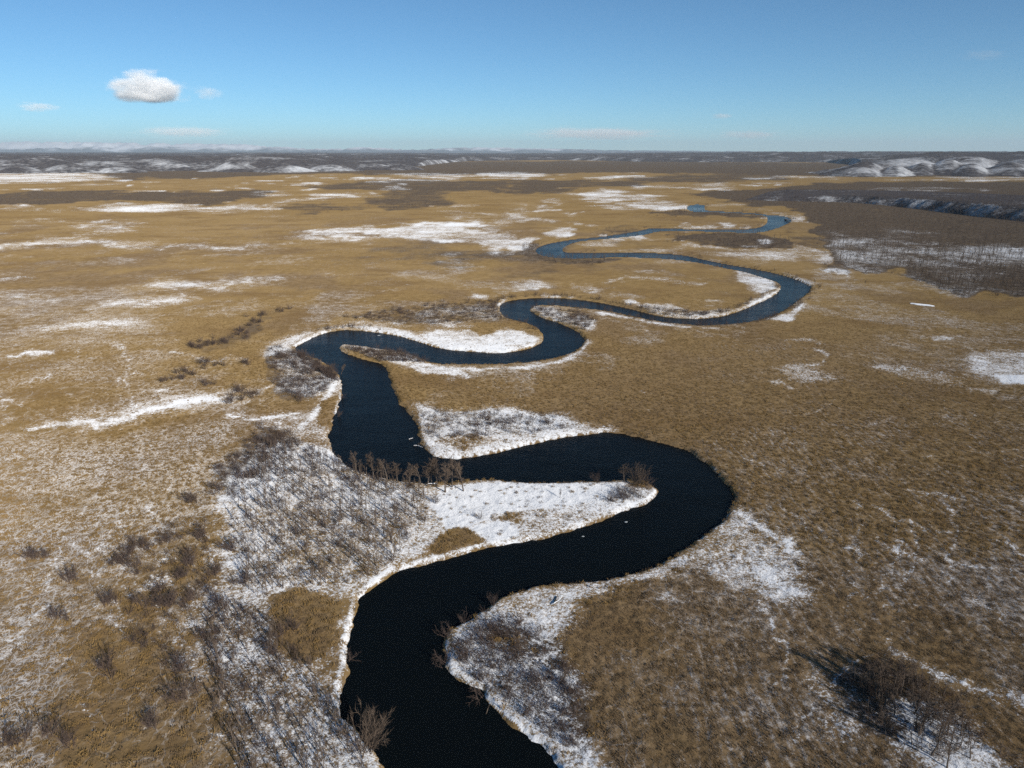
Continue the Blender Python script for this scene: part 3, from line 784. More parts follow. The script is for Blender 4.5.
def tree_parts(seed, h, limbs=11, sub=6, twigs=5, spread=.34, lean=0.05, tw=.022):
    random.seed(seed)
    tr, cr = Twigs(), Twigs()
    pts = wander(Vector((0, 0, -.25)), Vector((random.gauss(0, lean), random.gauss(0, lean), 1)).normalized(), h * .9, 6, .06)
    tr.tube(pts, .022 * h, .005 * h, 5)
    for i in range(limbs):
        t = .28 + .7 * (i + random.random()) / limbs
        f = t * 6; k = min(int(f), 5); p = pts[k].lerp(pts[k + 1], f - k)
        L = h * spread * (1.15 - t * .75) * random.uniform(.75, 1.2)
        lp = wander(p, rdir((pts[k + 1] - pts[k]).normalized(), random.uniform(.55, 1.0)), L, 3, .12, .16)
        cr.tube(lp, .007 * h * (1.1 - t * .6), .0022 * h, 3)
        for j in range(sub):
            tt = .25 + .75 * (j + random.random()) / sub
            f2 = tt * 3; k2 = min(int(f2), 2); q = lp[k2].lerp(lp[k2 + 1], f2 - k2)
            sp = wander(q, rdir((lp[k2 + 1] - lp[k2]).normalized(), random.uniform(.4, .9)), L * random.uniform(.3, .55), 2, .15, .1)
            cr.tube(sp, .0028 * h, .0015 * h, 3)
            for m in range(twigs):
                a = sp[0].lerp(sp[2], .15 + .85 * (m + random.random()) / twigs)
                cr.ribbon(a, a + rdir((sp[2] - sp[1]).normalized(), random.uniform(.3, .9)) * L * random.uniform(.16, .34), tw)
    return tr, cr

def shrub_mesh(seed, h, stems=12, sub=6, twigs=4, splay=.65, tw=.02):
    random.seed(seed)
    st, cr = Twigs(), Twigs()
    for i in range(stems):
        d = rdir(Vector((0, 0, 1)), random.uniform(.05, splay))
        L = h * random.uniform(.65, 1.1)
        pts = wander(Vector((random.gauss(0, .12 * h), random.gauss(0, .12 * h), -.2)), d, L, 4, .09, .05)
        st.tube(pts, .009 * h + .008, .006, 3)
        for j in range(sub):
            t = .2 + .8 * (j + random.random()) / sub
            f = t * 4; k = min(int(f), 3); p = pts[k].lerp(pts[k + 1], f - k)
            sp = wander(p, rdir((pts[k + 1] - pts[k]).normalized(), random.uniform(.3, .8)), L * random.uniform(.2, .36), 2, .12, .08)
            cr.tube(sp, .012, .007, 3)
            for m in range(twigs):
                a = sp[0].lerp(sp[2], (m + random.random()) / twigs)
                cr.ribbon(a, a + rdir((sp[2] - sp[1]).normalized(), random.uniform(.2, .8)) * L * random.uniform(.1, .2), tw)
    return st, cr

def to_me(name, tw, mat):
    me = bpy.data.meshes.new(name); me.from_pydata(tw.v, [], tw.f); me.materials.append(mat); return me

def join_me(name, a, b, ma, mb):
    me = bpy.data.meshes.new(name)
    n = len(a.v)
    me.from_pydata(a.v + b.v, [], a.f + [tuple(i + n for i in f) for f in b.f])
    me.materials.append(ma); me.materials.append(mb)
    mi = np.zeros(len(a.f) + len(b.f), np.int32); mi[len(a.f):] = 1
    me.polygons.foreach_set('material_index', mi)
    return me

TREES = []   # unit trees of 8 m, full twiggy crowns
for k in range(6):
    tr, cr = tree_parts(100 + k, 8.0, limbs=14, sub=8, twigs=6, spread=[.30, .36, .27, .40, .33, .30][k], tw=.03)
    TREES.append((to_me('trunk', tr, M_BARK), to_me('crown', cr, M_TWIG)))
THIN = []    # slender pole trees of the wet wood
for k in range(5):
    tr, cr = tree_parts(150 + k, 7.0, limbs=11, sub=5, twigs=4, spread=.26, lean=.08, tw=.026)
    THIN.append((to_me('trunk', tr, M_BARK), to_me('crown', cr, M_TWIG)))
SHRUBS = []  # unit shrubs of 3 m
for k in range(6):
    st, cr = shrub_mesh(200 + k, 3.0, stems=[12, 9, 15, 11, 14, 10][k], splay=[.6, .8, .7, .9, .5, .75][k])
    SHRUBS.append((to_me('stem', st, M_SHRUB), to_me('twigs', cr, M_SHRUB)))
FANS = []    # big many-stemmed willows
for k in range(3):
    st, cr = shrub_mesh(260 + k, 6.0, stems=22, sub=9, twigs=6, splay=[.55, .75, .65][k], tw=.022)
    FANS.append((to_me('stem', st, M_TWIG), to_me('twigs', cr, M_TWIG)))
random.seed(3)

def zat(x, y):
    x = np.array([x], float); y = np.array([y], float)
    return float(ground_height(x, y, river_sd(x, y))[0])

def place(kind, px, py, h, label, cat, group=None, proto=None, lean=None, name=None, xy=None, z=None, wide=1.0):
    x, y = xy if xy else [float(v) for v in unproject(px, py)]
    pool, unit, parts = {'tree': (TREES, 8.0, ('trunk', 'crown')), 'thin': (THIN, 7.0, ('trunk', 'crown')), 'fan': (FANS, 6.0, ('stem', 'twigs')), 'shrub': (SHRUBS, 3.0, ('stem', 'twigs'))}[kind]
    me = pool[random.randrange(len(pool)) if proto is None else proto]
    e = bpy.data.objects.new(name or ('bare_shrub' if kind == 'shrub' else 'bare_tree'), None)
    e.empty_display_size = .5
    C.objects.link(e)
    s = h / unit
    e.location = (x, y, max(z if z is not None else zat(x, y), .15))
    e.scale = (s * wide, s * wide, s)
    e.rotation_euler = (lean[0] if lean else random.gauss(0, .03), lean[1] if lean else random.gauss(0, .03), random.uniform(0, 6.28) if not lean else 0)
    for nm, m in zip(parts, me):
        o = bpy.data.objects.new(nm, m); C.objects.link(o); o.parent = e
    tag(e, label, cat, group)
    return e

ORD = ['leftmost', 'second from the left', 'third from the left', 'fourth from the left', 'fifth from the left', 'sixth from the left', 'seventh from the left',
       'eighth from the left', 'ninth from the left', 'tenth from the left', 'eleventh from the left', 'twelfth from the left', 'thirteenth from the left', 'rightmost']
row = [(356, 472, 6.5), (366, 476, 7.0), (374, 479, 7.0), (382, 480, 6.5), (388, 482, 7.6), (398, 482.5, 7.8), (410, 485, 7.0), (421, 484, 6.4), (427.5, 486, 8.2), (432, 485, 8.4), (437, 486, 8.0), (445.5, 492, 10.0), (452, 487, 9.2), (463.5, 491, 8.6)]
for i, (x, y, h) in enumerate(row):
    place('tree', x, y, h * 1.15, f'bare brown tree, {ORD[i]} in the row lining the snowy neck of land', 'tree', 'row of trees on the neck of the peninsula', proto=i % 6, wide=1.1)

single = [
 ('fan', 366, 752, 7.5, 'large fan of bare brown branches overhanging the left bank lowest in view', (.1, .22), 0),
 ('shrub', 349, 656, 2.6, 'small leafless bush leaning over the water from the left reed bank', (0, .5), 1),
 ('fan', 636, 485, 6.0, 'broad rusty brown bare tree on the tip of the snowy peninsula', (-.05, .12), 1),
 ('tree', 624, 482, 6.4, 'pale slender bare tree just left of the rusty one at the peninsula tip', (0, -.1), 0),
 ('shrub', 597, 482.5, 3.2, 'lone small bare bush on the far snowy edge of the peninsula', (0, -.2), 4),
 ('shrub', 646, 485, 3.6, 'dense brown bush at the very tip of the peninsula', (-.1, .25), 2),
 ('shrub', 450, 636, 3.4, 'bare bush overhanging the water at the upper corner of the right bank point', (0, -.5), 0),
 ('shrub', 464, 622, 3.0, 'dark bare bush on the shaded upper edge of the right bank point', (-.4, -.3), 1),
 ('shrub', 446, 660, 3.4, 'brown bush hanging over the water at the westernmost bank corner', (.1, -.6), 5),
 ('shrub', 478, 694, 3.4, 'spreading leafless bush on the snowy lower right bank edge', (.3, -.5), 3),
 ('shrub', 493, 604, 2.6, 'thin brown bush along the shaded far edge of the right bank', (-.3, 0), 4),
 ('tree', 560, 684, 4.2, 'small forked bare tree standing in a round snow patch on the right bank', (0, .1), 1),
 ('tree', 341, 372, 5.5, 'bare tree leaning out over the river at the left bend corner', (0, .35), 3),
 ('shrub', 342, 396, 2.6, 'small bush on the left bank below the bend corner', (0, .4), 1),
 ('shrub', 338, 414, 2.4, 'small bush on the left reed bank beside the snow track', (0, .4), 4),
 ('shrub', 480, 519, 2.4, 'low bush in the snow hollow of the peninsula', (0, 0), 0),
 ('shrub', 436, 503, 3.2, 'brown bush standing in snow below the tree row', (0, 0), 2),
 ('shrub', 424, 522, 3.0, 'brown bush beside the reed patch on the snowy neck', (0, 0), 4),
 ('shrub', 425, 361, 2.8, 'bare bush at the inner edge of the tongue of land', (0, .2), 5),
 ('shrub', 997, 296, 3.6, 'single dark bush at the front edge of the wetland wood', (0, 0), 4),
 ('tree', 865, 285, 4.5, 'lone sapling on tan marsh in front of the wetland wood', (0, 0), 2),
 ('tree', 560, 498, 3.0, 'little leafless sapling on the smooth snow of the peninsula', (0, 0), 2),
]
for k, x, y, h, lab, lean, pr in single:
    place(k, x, y, h, lab, 'shrub' if k == 'shrub' else 'tree', None, pr, lean, wide=1.25 if k == 'shrub' else 1.05)

blots = [(35, 559), (68, 577), (121, 562), (124, 557), (147, 550), (138, 566), (167, 540), (202, 537), (189, 501), (190, 565), (181, 578), (109, 601), (53, 617), (145, 607), (169, 607), (144, 648), (108, 665), (177, 668),
         (66, 743), (15, 746), (230, 550), (212, 488), (225, 609), (160, 590), (195, 600), (205, 640), (182, 700), (150, 720), (283, 632), (270, 655), (244, 585), (215, 575)]
for i, (x, y) in enumerate(blots):
    for j in range(3):
        dx, dy = (0, 0) if j == 0 else (random.gauss(0, 7), random.gauss(0, 5))
        place('shrub', x + dx, y + dy, random.uniform(2.4, 3.8), 'dark leafless thicket shrub ' + ('beside the edge of the snowy wood' if x > 185 else 'in the cluster on tan grass midway to the snowy wood' if x > 100 else 'standing apart on the frosty grass at far left' if y < 640 else 'in the bottom left corner of the marsh'), 'shrub', 'dark shrubs of the near left marsh', wide=1.35)
belt = [(193, 347), (200, 349), (212, 345), (223, 343), (232, 338), (243, 331), (249, 326), (255, 321), (262, 316), (205, 366), (183, 378), (206, 384), (165, 381), (245, 363), (240, 392), (231, 400), (278, 310), (252, 395), (215, 366), (190, 374)]
for i, (x, y) in enumerate(belt):
    for j in range(4):
        dx, dy = (0, 0) if j == 0 else (random.gauss(0, 5), random.gauss(0, 2.2))
        place('shrub', x + dx, y + dy, random.uniform(2.2, 3.6), 'grey leafless shrub ' + ('at the upper end of the slanting belt on the left marsh' if y < 330 else 'in the thick middle of the slanting belt on the left marsh' if y < 352 else 'in the loose clumps below the slanting belt on the left marsh'), 'shrub', 'shrub belt of the middle left marsh', wide=1.6)

def scatter_px(n, poly, seed):
    r = np.random.default_rng(seed)
    xs = [p[0] for p in poly]; ys = [p[1] for p in poly]
    out = []
    # uniform on the ground, not in the picture
    gx, gy = unproject(xs, ys)
    gp = list(zip(gx, gy))
    while len(out) < n:
        x = r.uniform(min(gx), max(gx), 4 * n); y = r.uniform(min(gy), max(gy), 4 * n)
        m = inside(x, y, gp)
        x, y = x[m], y[m]
        m = river_sd(x, y) > 1.2
        out += list(zip(x[m].tolist(), y[m].tolist()))
    return out[:n]

near_wood = [(228, 520), (245, 475), (262, 440), (300, 442), (352, 469), (420, 486), (430, 505), (400, 555), (362, 590), (300, 585), (250, 600)]
low_wood = [(205, 600), (262, 612), (330, 690), (352, 730), (375, 768), (250, 800), (215, 720)]
for (x, y) in scatter_px(150, near_wood, 5):
    place('thin', 0, 0, random.uniform(3.0, 5.5), 'thin leafless tree in the snowy wood on the neck of land', 'tree', 'trees of the snowy riverside wood', xy=(x, y))
for (x, y) in scatter_px(62, low_wood, 6):
    place('thin', 0, 0, random.uniform(2.8, 4.8), 'thin leafless tree in the shaded wood at the lower left bank', 'tree', 'trees of the lower left bank wood', xy=(x, y))
for (x, y) in scatter_px(26, [(868, 690), (900, 672), (940, 700), (1000, 745), (1000, 780), (930, 770), (880, 735)], 8):
    place('tree', 0, 0, random.uniform(5.5, 8.0), 'tall bare tree of the dark clump on the lower right marsh', 'tree', 'tree clump of the lower right marsh', xy=(x, y))
for (x, y) in scatter_px(26, [(295, 352), (345, 378), (338, 386), (300, 372), (280, 355)], 9):
    place('shrub', 0, 0, random.uniform(3.0, 4.6), 'leafless bank shrub crowding the outside of the left bend', 'shrub', 'shrubs round the left bend', xy=(x, y), wide=1.2)
for (x, y) in scatter_px(22, [(452, 645), (490, 615), (545, 640), (585, 700), (570, 750), (520, 715), (465, 672)], 10):
    place('shrub', 0, 0, random.uniform(1.6, 2.8), 'low tangled bare shrub on the snowy right bank point', 'shrub', 'shrubs of the right bank point', xy=(x, y), wide=1.3)

# ---- the rest of the woods: geometry-node instances on points
def far_protos():
    out = []
    for k in range(4):
        tr, cr = tree_parts(300 + k, 7.0, limbs=8, sub=3, twigs=2, spread=.26, tw=.05)
        o = bpy.data.objects.new('far_tree_source', join_me('far_tree', tr, cr, M_BARK, M_TWIG)); out.append(o)
    return out

def shrub_protos():
    out = []
    for k in range(4):
        st, cr = shrub_mesh(330 + k, 3.0, stems=9, sub=4, twigs=2, splay=.8, tw=.05)
        o = bpy.data.objects.new('far_shrub_source', join_me('far_shrub', st, cr, M_SHRUB, M_SHRUB)); out.append(o)
    return out

def scatter(name, pts, rot, scl, protos, kind='stuff'):
    me = bpy.data.meshes.new(name)
    n = len(pts)
    me.vertices.add(n); me.vertices.foreach_set('co', np.asarray(pts, np.float32).ravel())
    a = me.attributes.new('rot', 'FLOAT_VECTOR', 'POINT'); a.data.foreach_set('vector', np.asarray(rot, np.float32).ravel())
    a = me.attributes.new('scl', 'FLOAT_VECTOR', 'POINT'); a.data.foreach_set('vector', np.asarray(scl, np.float32).ravel())
    a = me.attributes.new('pid', 'INT', 'POINT'); a.data.foreach_set('value', RNG.integers(0, len(protos), n).astype(np.int32))
    o = bpy.data.objects.new(name, me); C.objects.link(o)
    ng = bpy.data.node_groups.new(name + ' scatter', 'GeometryNodeTree')
    ng.interface.new_socket('Geometry', in_out='INPUT', socket_type='NodeSocketGeometry')
    ng.interface.new_socket('Geometry', in_out='OUTPUT', socket_type='NodeSocketGeometry')
    N = ng.nodes; L = ng.links
    gi = N.new('NodeGroupInput'); go = N.new('NodeGroupOutput')
    iop = N.new('GeometryNodeInstanceOnPoints'); jn = N.new('GeometryNodeJoinGeometry')
    for p in protos:
        oi = N.new('GeometryNodeObjectInfo'); oi.inputs['Object'].default_value = p; oi.inputs['As Instance'].default_value = True
        L.new(oi.outputs['Geometry'], jn.inputs[0])
    def at(nm, typ):
        nd = N.new('GeometryNodeInputNamedAttribute'); nd.data_type = typ; nd.inputs['Name'].default_value = nm
        return nd.outputs['Attribute']
    L.new(gi.outputs[0], iop.inputs['Points']); L.new(jn.outputs[0], iop.inputs['Instance'])
    iop.inputs['Pick Instance'].default_value = True
    L.new(at('pid', 'INT'), iop.inputs['Instance Index'])
    L.new(at('rot', 'FLOAT_VECTOR'), iop.inputs['Rotation']); L.new(at('scl', 'FLOAT_VECTOR'), iop.inputs['Scale'])
    L.new(iop.outputs[0], go.inputs[0])
    md = o.modifiers.new('scatter', 'NODES'); md.node_group = ng
    tag(o, kind=kind)
    return o

def cand(n, y0, y1, power=1.0):
    """random ground points inside the wide view, thinning with distance"""
    py = y0 + (y1 - y0) * RNG.random(n) ** power
    px = RNG.uniform(-140, 1165, n)
    return px, py

def rs(n, smin, smax, tilt=.06, wide=1.0):
    s = RNG.uniform(smin, smax, n)
    rot = np.stack([RNG.normal(0, tilt, n), RNG.normal(0, tilt, n), RNG.uniform(0, 6.28, n)], -1)
    return rot, np.stack([s * wide, s * wide, s], -1)

FARP = far_protos(); SHP = shrub_protos()
# far woods
px, py = cand(90000, 160, 300)
x, y = unproject(px, py)
qx, qy = warp(px, py, river_sd(x, y))
wm = cover(WOOD, qx, qy)
m = (wm > .6) & (RNG.random(len(px)) < np.where(py > 225, .34, .5))
# open glades in the wetland wood
m &= (fbm(x / 60, y / 60, 3, 14) > .36)
x, y = x[m], y[m]
sd = river_sd(x, y); m = sd > 2; x, y, sd = x[m], y[m], sd[m]
rot, scl = rs(len(x), .7, 1.2)
scatter('wetland_wood', np.stack([x, y, np.full(len(x), GZ)], -1), rot, scl, FARP)
# terrace woods
ti = RNG.integers(0, TX2.shape[1], 5200); tj = RNG.choice(TX2.shape[0], 5200, p=np.where(rr < 41, 1.3, 1.0) / np.where(rr < 41, 1.3, 1.0).sum())
jx = RNG.normal(0, 2.5, 5200); jy = RNG.normal(0, 2.5, 5200)
m = RNG.random(5200) < along[ti]
rot, scl = rs(5200, .55, 1.0)
scatter('terrace_wood', np.stack([TX2[tj, ti] + jx, TY2[tj, ti] + jy, TZ[tj, ti] - .3], -1)[m], rot[m], scl[m], FARP)
# shrubs: belts further off, river banks, and the thickets round the bends
px, py = cand(60000, 180, 480)
wm = cover(WOOD, px, py)
x, y = unproject(px, py)
sd = river_sd(x, y)
m1 = (wm > .3) & (wm < .9) & (RNG.random(len(px)) < wm * np.interp(py, [180, 300, 400, 480], [.7, .5, .35, .25])) & (fbm(x / 25, y / 25, 3, 19) > .42)
m2 = (sd > .5) & (sd < 7) & (py < 330) & (RNG.random(len(px)) < .75)
m = (m1 | m2) & (sd > 1)
x, y = x[m], y[m]
rot, scl = rs(len(x), .55, 1.15, .08, 1.25)
scatter('far_thicket', np.stack([x, y, np.full(len(x), GZ - .1)], -1), rot, scl, SHP)
# undergrowth and remaining slender trees of the near woods
nx_ = scatter_px(620, near_wood, 131) + scatter_px(130, low_wood, 132) + scatter_px(60, [(840, 680), (890, 655), (960, 700), (1010, 760), (900, 760)], 133)
nx_ = np.array(nx_)
THP = [bpy.data.objects.new('slender_tree_source', join_me('slender_tree', *tree_parts(360 + k, 7.0, limbs=10, sub=4, twigs=3, spread=.2, lean=.08, tw=.03), M_BARK, M_TWIG)) for k in range(4)]
rot, scl = rs(len(nx_), .36, .78, .05, .9)
scatter('slender_wood', np.stack([nx_[:, 0], nx_[:, 1], np.full(len(nx_), GZ - .2)], -1), rot, scl, THP)
ux = []
for poly, n, sd_ in ((near_wood, 420, 31), (low_wood, 170, 32), ([(840, 680), (890, 655), (960, 700), (1010, 760), (900, 760)], 120, 33), ([(216, 470), (262, 425), (300, 440), (270, 470), (235, 505)], 150, 34),
                     ([(452, 645), (490, 612), (545, 630), (590, 700), (575, 755), (520, 715), (465, 672)], 260, 35), ([(620, 486), (652, 488), (640, 500), (600, 505)], 40, 36), ([(420, 412), (500, 413), (580, 428), (500, 440), (430, 438)], 200, 37),
                     ([(275, 350), (335, 372), (330, 390), (300, 400), (275, 380)], 220, 38), ([(110, 550), (210, 520), (230, 600), (180, 690), (130, 640)], 90, 39), ([(341, 347), (420, 354), (427, 363), (380, 361)], 260, 40), ([(340, 318), (400, 308), (500, 300), (500, 318), (440, 324), (390, 322)], 420, 41),
                     ([(532, 307), (585, 312), (598, 322), (585, 330), (550, 317)], 220, 42), ([(640, 306), (700, 312), (740, 311), (690, 317)], 120, 43), ([(298, 350), (345, 378), (340, 384), (300, 362)], 160, 44)):
    ux += scatter_px(n, poly, sd_)
ux = np.array(ux)
rot, scl = rs(len(ux), .35, .8, .1, 1.3)
scatter('undergrowth', np.stack([ux[:, 0], ux[:, 1], np.full(len(ux), GZ - .15)], -1), rot, scl, SHP)

# ------------------------------------------------------------------ reeds and sedge: tufts over the brown marsh
def tuft(name, seed, mat, h, blades, spread):
    r = random.Random(seed)
    v, f = [], []
    for i in range(blades):
        a = r.uniform(0, 6.28); rad = spread * math.sqrt(r.random())
        bx, by = rad * math.cos(a), rad * math.sin(a)
        la = r.uniform(0, 6.28); ln = r.uniform(.1, .7) * h
        hh = h * r.uniform(.6, 1.1); w = r.uniform(.03, .06)
        wx, wy = w * math.cos(la + 1.57), w * math.sin(la + 1.57)
        b = len(v)
        v += [(bx - wx, by - wy, -.1), (bx + wx, by + wy, -.1), (bx + ln * math.cos(la) * .4 + wx * .7, by + ln * math.sin(la) * .4 + wy * .7, hh * .7), (bx + ln * math.cos(la), by + ln * math.sin(la), hh)]
        f += [(b, b + 1, b + 2), (b, b + 2, b + 3)]
    me = bpy.data.meshes.new(name); me.from_pydata(v, [], f); me.materials.append(mat)
    return bpy.data.objects.new(name, me)

REEDS = [tuft('reed_tuft_source', 400 + k, M_REED, .5, 18, .6) for k in range(5)]
SEDGES = [tuft('sedge_tuft_source', 420 + k, M_SEDGE, .32, 18, .7) for k in range(5)]
n = 520000
Yc = np.sqrt(RNG.uniform(80 ** 2, 620 ** 2, n))
keepd = RNG.random(n) < np.interp(Yc, [80, 200, 350, 620], [1, .9, .5, .1])
Yc = Yc[keepd]
Xc = RNG.uniform(-.92, .92, len(Yc)) * depth_of(Yc)
px, py = project(Xc, Yc)
sd = river_sd(Xc, Yc)
px, py = warp(px, py, sd)
sn = snow_cover(px, py) * (1 - cover(BARE, px, py)); wo = cover(WOOD, px, py); to = cover(TONE, px, py); fr = cover(FROST, px, py)
p_keep = (1 - sstep(.08, .55, sn) * .94) * (1 - wo * .55) * (1 - .6 * fr)
cl = fbm(Xc / 3.5, Yc / 3.5, 3, 71)
p_keep *= .8 + .2 * sstep(.3, .55, cl)
edge = (sd > .2) & (sd < 2.5) & (sn < .42)
p_keep = np.where(edge, np.maximum(p_keep, .45), p_keep)
m = (RNG.random(len(px)) < p_keep) & (sd > .25)
Xc, Yc, to, sd = Xc[m], Yc[m], to[m], sd[m]
Zc = ground_height(Xc, Yc, sd) - .03
is_s = RNG.random(len(Xc)) < np.clip(to * 1.25, 0, 1)  # sedge share follows tone, including its painted right-side darkening
for nm, sel, pr in (('dry_reeds', ~is_s, REEDS), ('brown_sedge', is_s, SEDGES)):
    q = np.stack([Xc, Yc, Zc], -1)[sel]
    rot, scl = rs(len(q), .6, 1.35, .12)
    scl = scl * np.interp(q[:, 1], [80, 180, 400, 620], [1, .95, .6, .25])[:, None]
    scatter(nm, q, rot, scl, pr)
print('reeds', len(Xc))

# ------------------------------------------------------------------ driftwood, ice, snow strip
def log(name, pts_px, z0, r, label, cat='log', mat=M_LOG, snow=False, twigs=4):
    tw = Twigs()
    P3 = []
    for i, (a, b, dz) in enumerate(pts_px):
        x, y = unproject(a, b, z0); P3.append(Vector((float(x), float(y), z0 + dz)))
    dense = []
    for i in range(len(P3) - 1):
        for k in range(4):
            dense.append(P3[i].lerp(P3[i + 1], k / 4) + Vector((random.gauss(0, r * .3), random.gauss(0, r * .3), 0)))
    dense.append(P3[-1])
    tw.tube(dense, r, r * .4, 6)
    d = (dense[-1] - dense[0]).normalized(); L = (dense[-1] - dense[0]).length
    for k in range(twigs):
        p = dense[int(len(dense) * (.35 + .6 * k / max(twigs, 1))) % len(dense)]
        q = rdir(d, .8); q.z = abs(q.z) + .1
        tw.tube(wander(p, q.normalized(), L * .3, 3, .1), r * .4, r * .12, 4)
    o = new_mesh(name, tw.v, tw.f, mat, smooth=True)
    tag(o, label, cat)
    if snow:
        sn = Twigs(); sn.tube([p + Vector((0, 0, r * .75)) for p in dense], r * .85, r * .4, 6)
        new_mesh('snow_cap', sn.v, sn.f, M_SNOW, parent=o, smooth=True)
    return o

log('driftwood', [(414, 446, .1), (418, 447, .5), (422.5, 450, .9)], .05, .16, 'snow covered driftwood snag jutting from the point into the dark river', snow=True, twigs=6)
log('driftwood', [(409, 439.5, .05), (413, 438.8, .3)], .0, .12, 'short snowy snag tip standing out of the water left of the point', snow=True, twigs=2)
log('driftwood', [(486, 714, .1), (489.5, 708, .8)], .05, .08, 'pale forked branch reaching into the river off the lower right bank', twigs=3)
log('driftwood', [(785, 219.5, .3), (791, 221.5, 1.6)], .3, .9, 'dark snow topped snag at the far river corner', snow=True, twigs=4)
log('fallen_tree', [(553, 606, .3), (562, 599.5, .6)], 1.1, .16, 'snow covered fallen trunk lying on the right bank by the shaded edge', snow=True, twigs=3)
log('fallen_tree', [(208, 622, .2), (228, 606, .4)], 1.1, .22, 'dark fallen trunk lying slantwise among the left marsh shrubs', twigs=3)
log('fallen_tree', [(436, 484.5, .3), (428, 486.5, .9)], 1.1, .16, 'snowy fallen log between the trees on the neck of land', snow=True, twigs=2)
log('driftwood', [(376, 332, .2), (381, 331, 1.0)], .1, .7, 'dark stump in the shallows under the snowy far bank', twigs=2)

def floe(px, py, r, label, seed):
    rn = random.Random(seed)
    x, y = [float(v) for v in unproject(px, py, 0)]
    n = 14
    ring = [(r * rn.uniform(.7, 1.15) * math.cos(6.283 * k / n), .7 * r * rn.uniform(.7, 1.15) * math.sin(6.283 * k / n)) for k in range(n)]
    v = [(a, b, -.12) for a, b in ring] + [(a * .97, b * .97, .05) for a, b in ring] + [(a * .6, b * .6, .1 + rn.uniform(0, .05)) for a, b in ring] + [(0, 0, .14)]
    f = []
    for k in range(n):
        k2 = (k + 1) % n
        f += [(k, k2, n + k2, n + k), (n + k, n + k2, 2 * n + k2, 2 * n + k), (2 * n + k, 2 * n + k2, 3 * n)]
    o = new_mesh('ice_floe', v, f, M_ICE, smooth=True); o.location = (x, y, 0)
    tag(o, label, 'ice')
floe(626, 522, .55, 'small grey ice floe afloat below the tip of the peninsula', 1)
floe(583, 536.5, .4, 'tiny dim ice floe close under the south bank of the peninsula', 2)
floe(379, 335.5, 1.0, 'pale ice sliver floating by the stump under the far bank', 3)

def drift():
    v, f = [], []
    ax, ay = [float(q) for q in unproject(910, 303.6)]; bx, by = [float(q) for q in unproject(934, 306)]
    n = 24
    prof = [(-1.6, -.2), (-1.4, .25), (-.7, .5), (.3, .55), (1.2, .3), (1.6, -.2)]
    for i in range(n + 1):
        t = i / n; k = min(1, 6 * t, 6 * (1 - t)) * .6 + .4
        for (o_, z) in prof:
            v.append((ax + (bx - ax) * t + random.gauss(0, .08), ay + (by - ay) * t + o_ * k * 2.0 + random.gauss(0, .08), GZ + z * k))
    m_ = len(prof)
    for i in range(n):
        for k in range(m_ - 1):
            f.append((i * m_ + k, (i + 1) * m_ + k, (i + 1) * m_ + k + 1, i * m_ + k + 1))
    o = new_mesh('snow_ridge', v, f, M_SNOW, smooth=True)
    tag(o, 'straight white bar of drifted snow on the tan marsh before the wetland wood', 'snow drift')
drift()

# ------------------------------------------------------------------ clouds
def mat_cloud(name, dens, flat, nscale, thr, seed):
    t = NT(name)
    tc = t.n('TexCoord').outputs['Object']
    ln = t.n('VectorMath', operation='LENGTH'); t.put(ln.inputs[0], tc)
    n1 = t.noise(t.vadd(tc, (seed * 3.1, seed * 1.7, 0)), nscale, 5, .6)
    sh = t.math('SUBTRACT', 1.0, ln.outputs['Value'])
    f = t.math('ADD', sh, t.math('MULTIPLY', t.math('SUBTRACT', n1, .5), 1.5))
    d = t.remap(f, thr, thr + .45, 0, dens)
    z = t.n('SeparateXYZ'); t.put(z.inputs[0], tc)
    d = t.math('MULTIPLY', d, t.remap(z.outputs['Z'], -flat - .12, -flat + .08))
    d = t.math('MULTIPLY', d, t.remap(ln.outputs['Value'], .8, .99, 1, 0))
    pv = t.n('VolumePrincipled'); pv.inputs['Color'].default_value = (1, 1, 1, 1); t.put(pv.inputs['Density'], d); pv.inputs['Anisotropy'].default_value = -.35
    t.t.links.new(pv.outputs[0], t.out.inputs['Volume'])
    return t.m

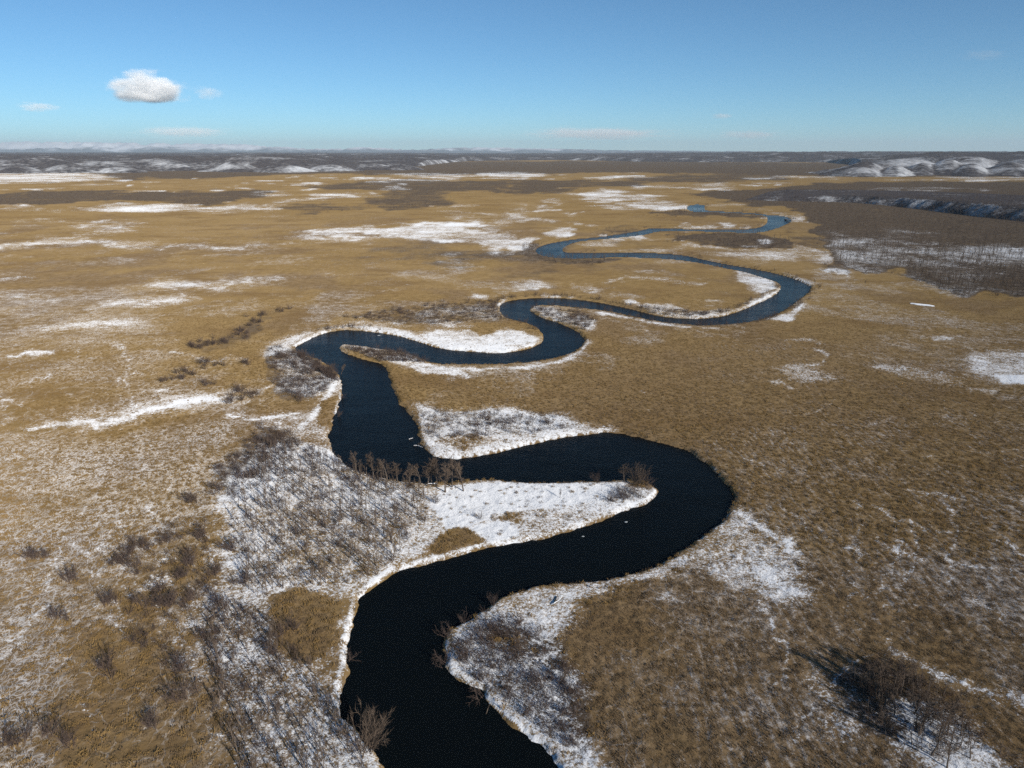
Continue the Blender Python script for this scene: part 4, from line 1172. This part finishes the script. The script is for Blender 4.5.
import bmesh
def cloud(px, py, dist, wpx, hpx, mat, label, deep=.7):
    u = (px - 512) / F; v = (py - 384) / F
    d = Vector((u, CP - v * SP, -SP - v * CP))
    p = Vector((0, 0, CAM_H)) + d * (dist / d.y)
    bm = bmesh.new(); bmesh.ops.create_icosphere(bm, subdivisions=3, radius=1.0)
    me = bpy.data.meshes.new('cloud'); bm.to_mesh(me); bm.free(); me.materials.append(mat)
    o = bpy.data.objects.new('cloud', me); C.objects.link(o)
    k = dist / F * 1.05
    o.location = p; o.scale = (wpx / 2 * k, wpx / 2 * k * deep, hpx / 2 * k)
    tag(o, label, 'cloud')
    return o
mc = mat_cloud('cumulus', .0045, .3, 2.4, .30, 1)
cloud(148, 92, 26000, 96, 46, mc, 'white fluffy cumulus cloud with flat grey base above the left horizon')
mw = mat_cloud('thin cloud', .0009, .9, 2.6, .32, 4)
cloud(208, 93, 26500, 40, 18, mw, 'small faint cloud wisp just right of the white cumulus')
cloud(38, 107, 30000, 56, 13, mw, 'thin flat grey cloud wisp left of and below the cumulus')
mf = mat_cloud('far cloud', .00022, .9, 3.4, .25, 7)
cloud(185, 132, 70000, 120, 14, mf, 'long pale cloud bank low over the distant snowy mountains')
cloud(600, 134, 75000, 190, 16, mf, 'wide faint white cloud band low over the middle of the horizon')
cloud(567, 131, 72000, 30, 16, mf, 'small bright puff rising from the low band over mid horizon')
cloud(750, 135, 75000, 90, 12, mf, 'small white cloud streak low right of the middle band')
cloud(722, 116, 50000, 30, 8, mw, 'tiny isolated grey cloud scrap above the right of the horizon')
cloud(985, 55, 22000, 60, 14, mf, 'barely visible thin wisp high at the right')

# ------------------------------------------------------------------ haze
t = NT('haze air')
pv = t.n('VolumePrincipled'); pv.inputs['Color'].default_value = (.74, .89, 1.0, 1); pv.inputs['Density'].default_value = 1.8e-5; pv.inputs['Anisotropy'].default_value = 0.0
t.t.links.new(pv.outputs[0], t.out.inputs['Volume'])
hx, y0, y1, z0, z1 = 104000, -9000, 83000, -70, 1150
hz = new_mesh('haze', [(sx * hx, yy, zz) for zz in (z0, z1) for yy in (y0, y1) for sx in (-1, 1)],
              [(0, 2, 3, 1), (4, 5, 7, 6), (0, 1, 5, 4), (2, 6, 7, 3), (0, 4, 6, 2), (1, 3, 7, 5)], t.m)
tag(hz, kind='stuff')
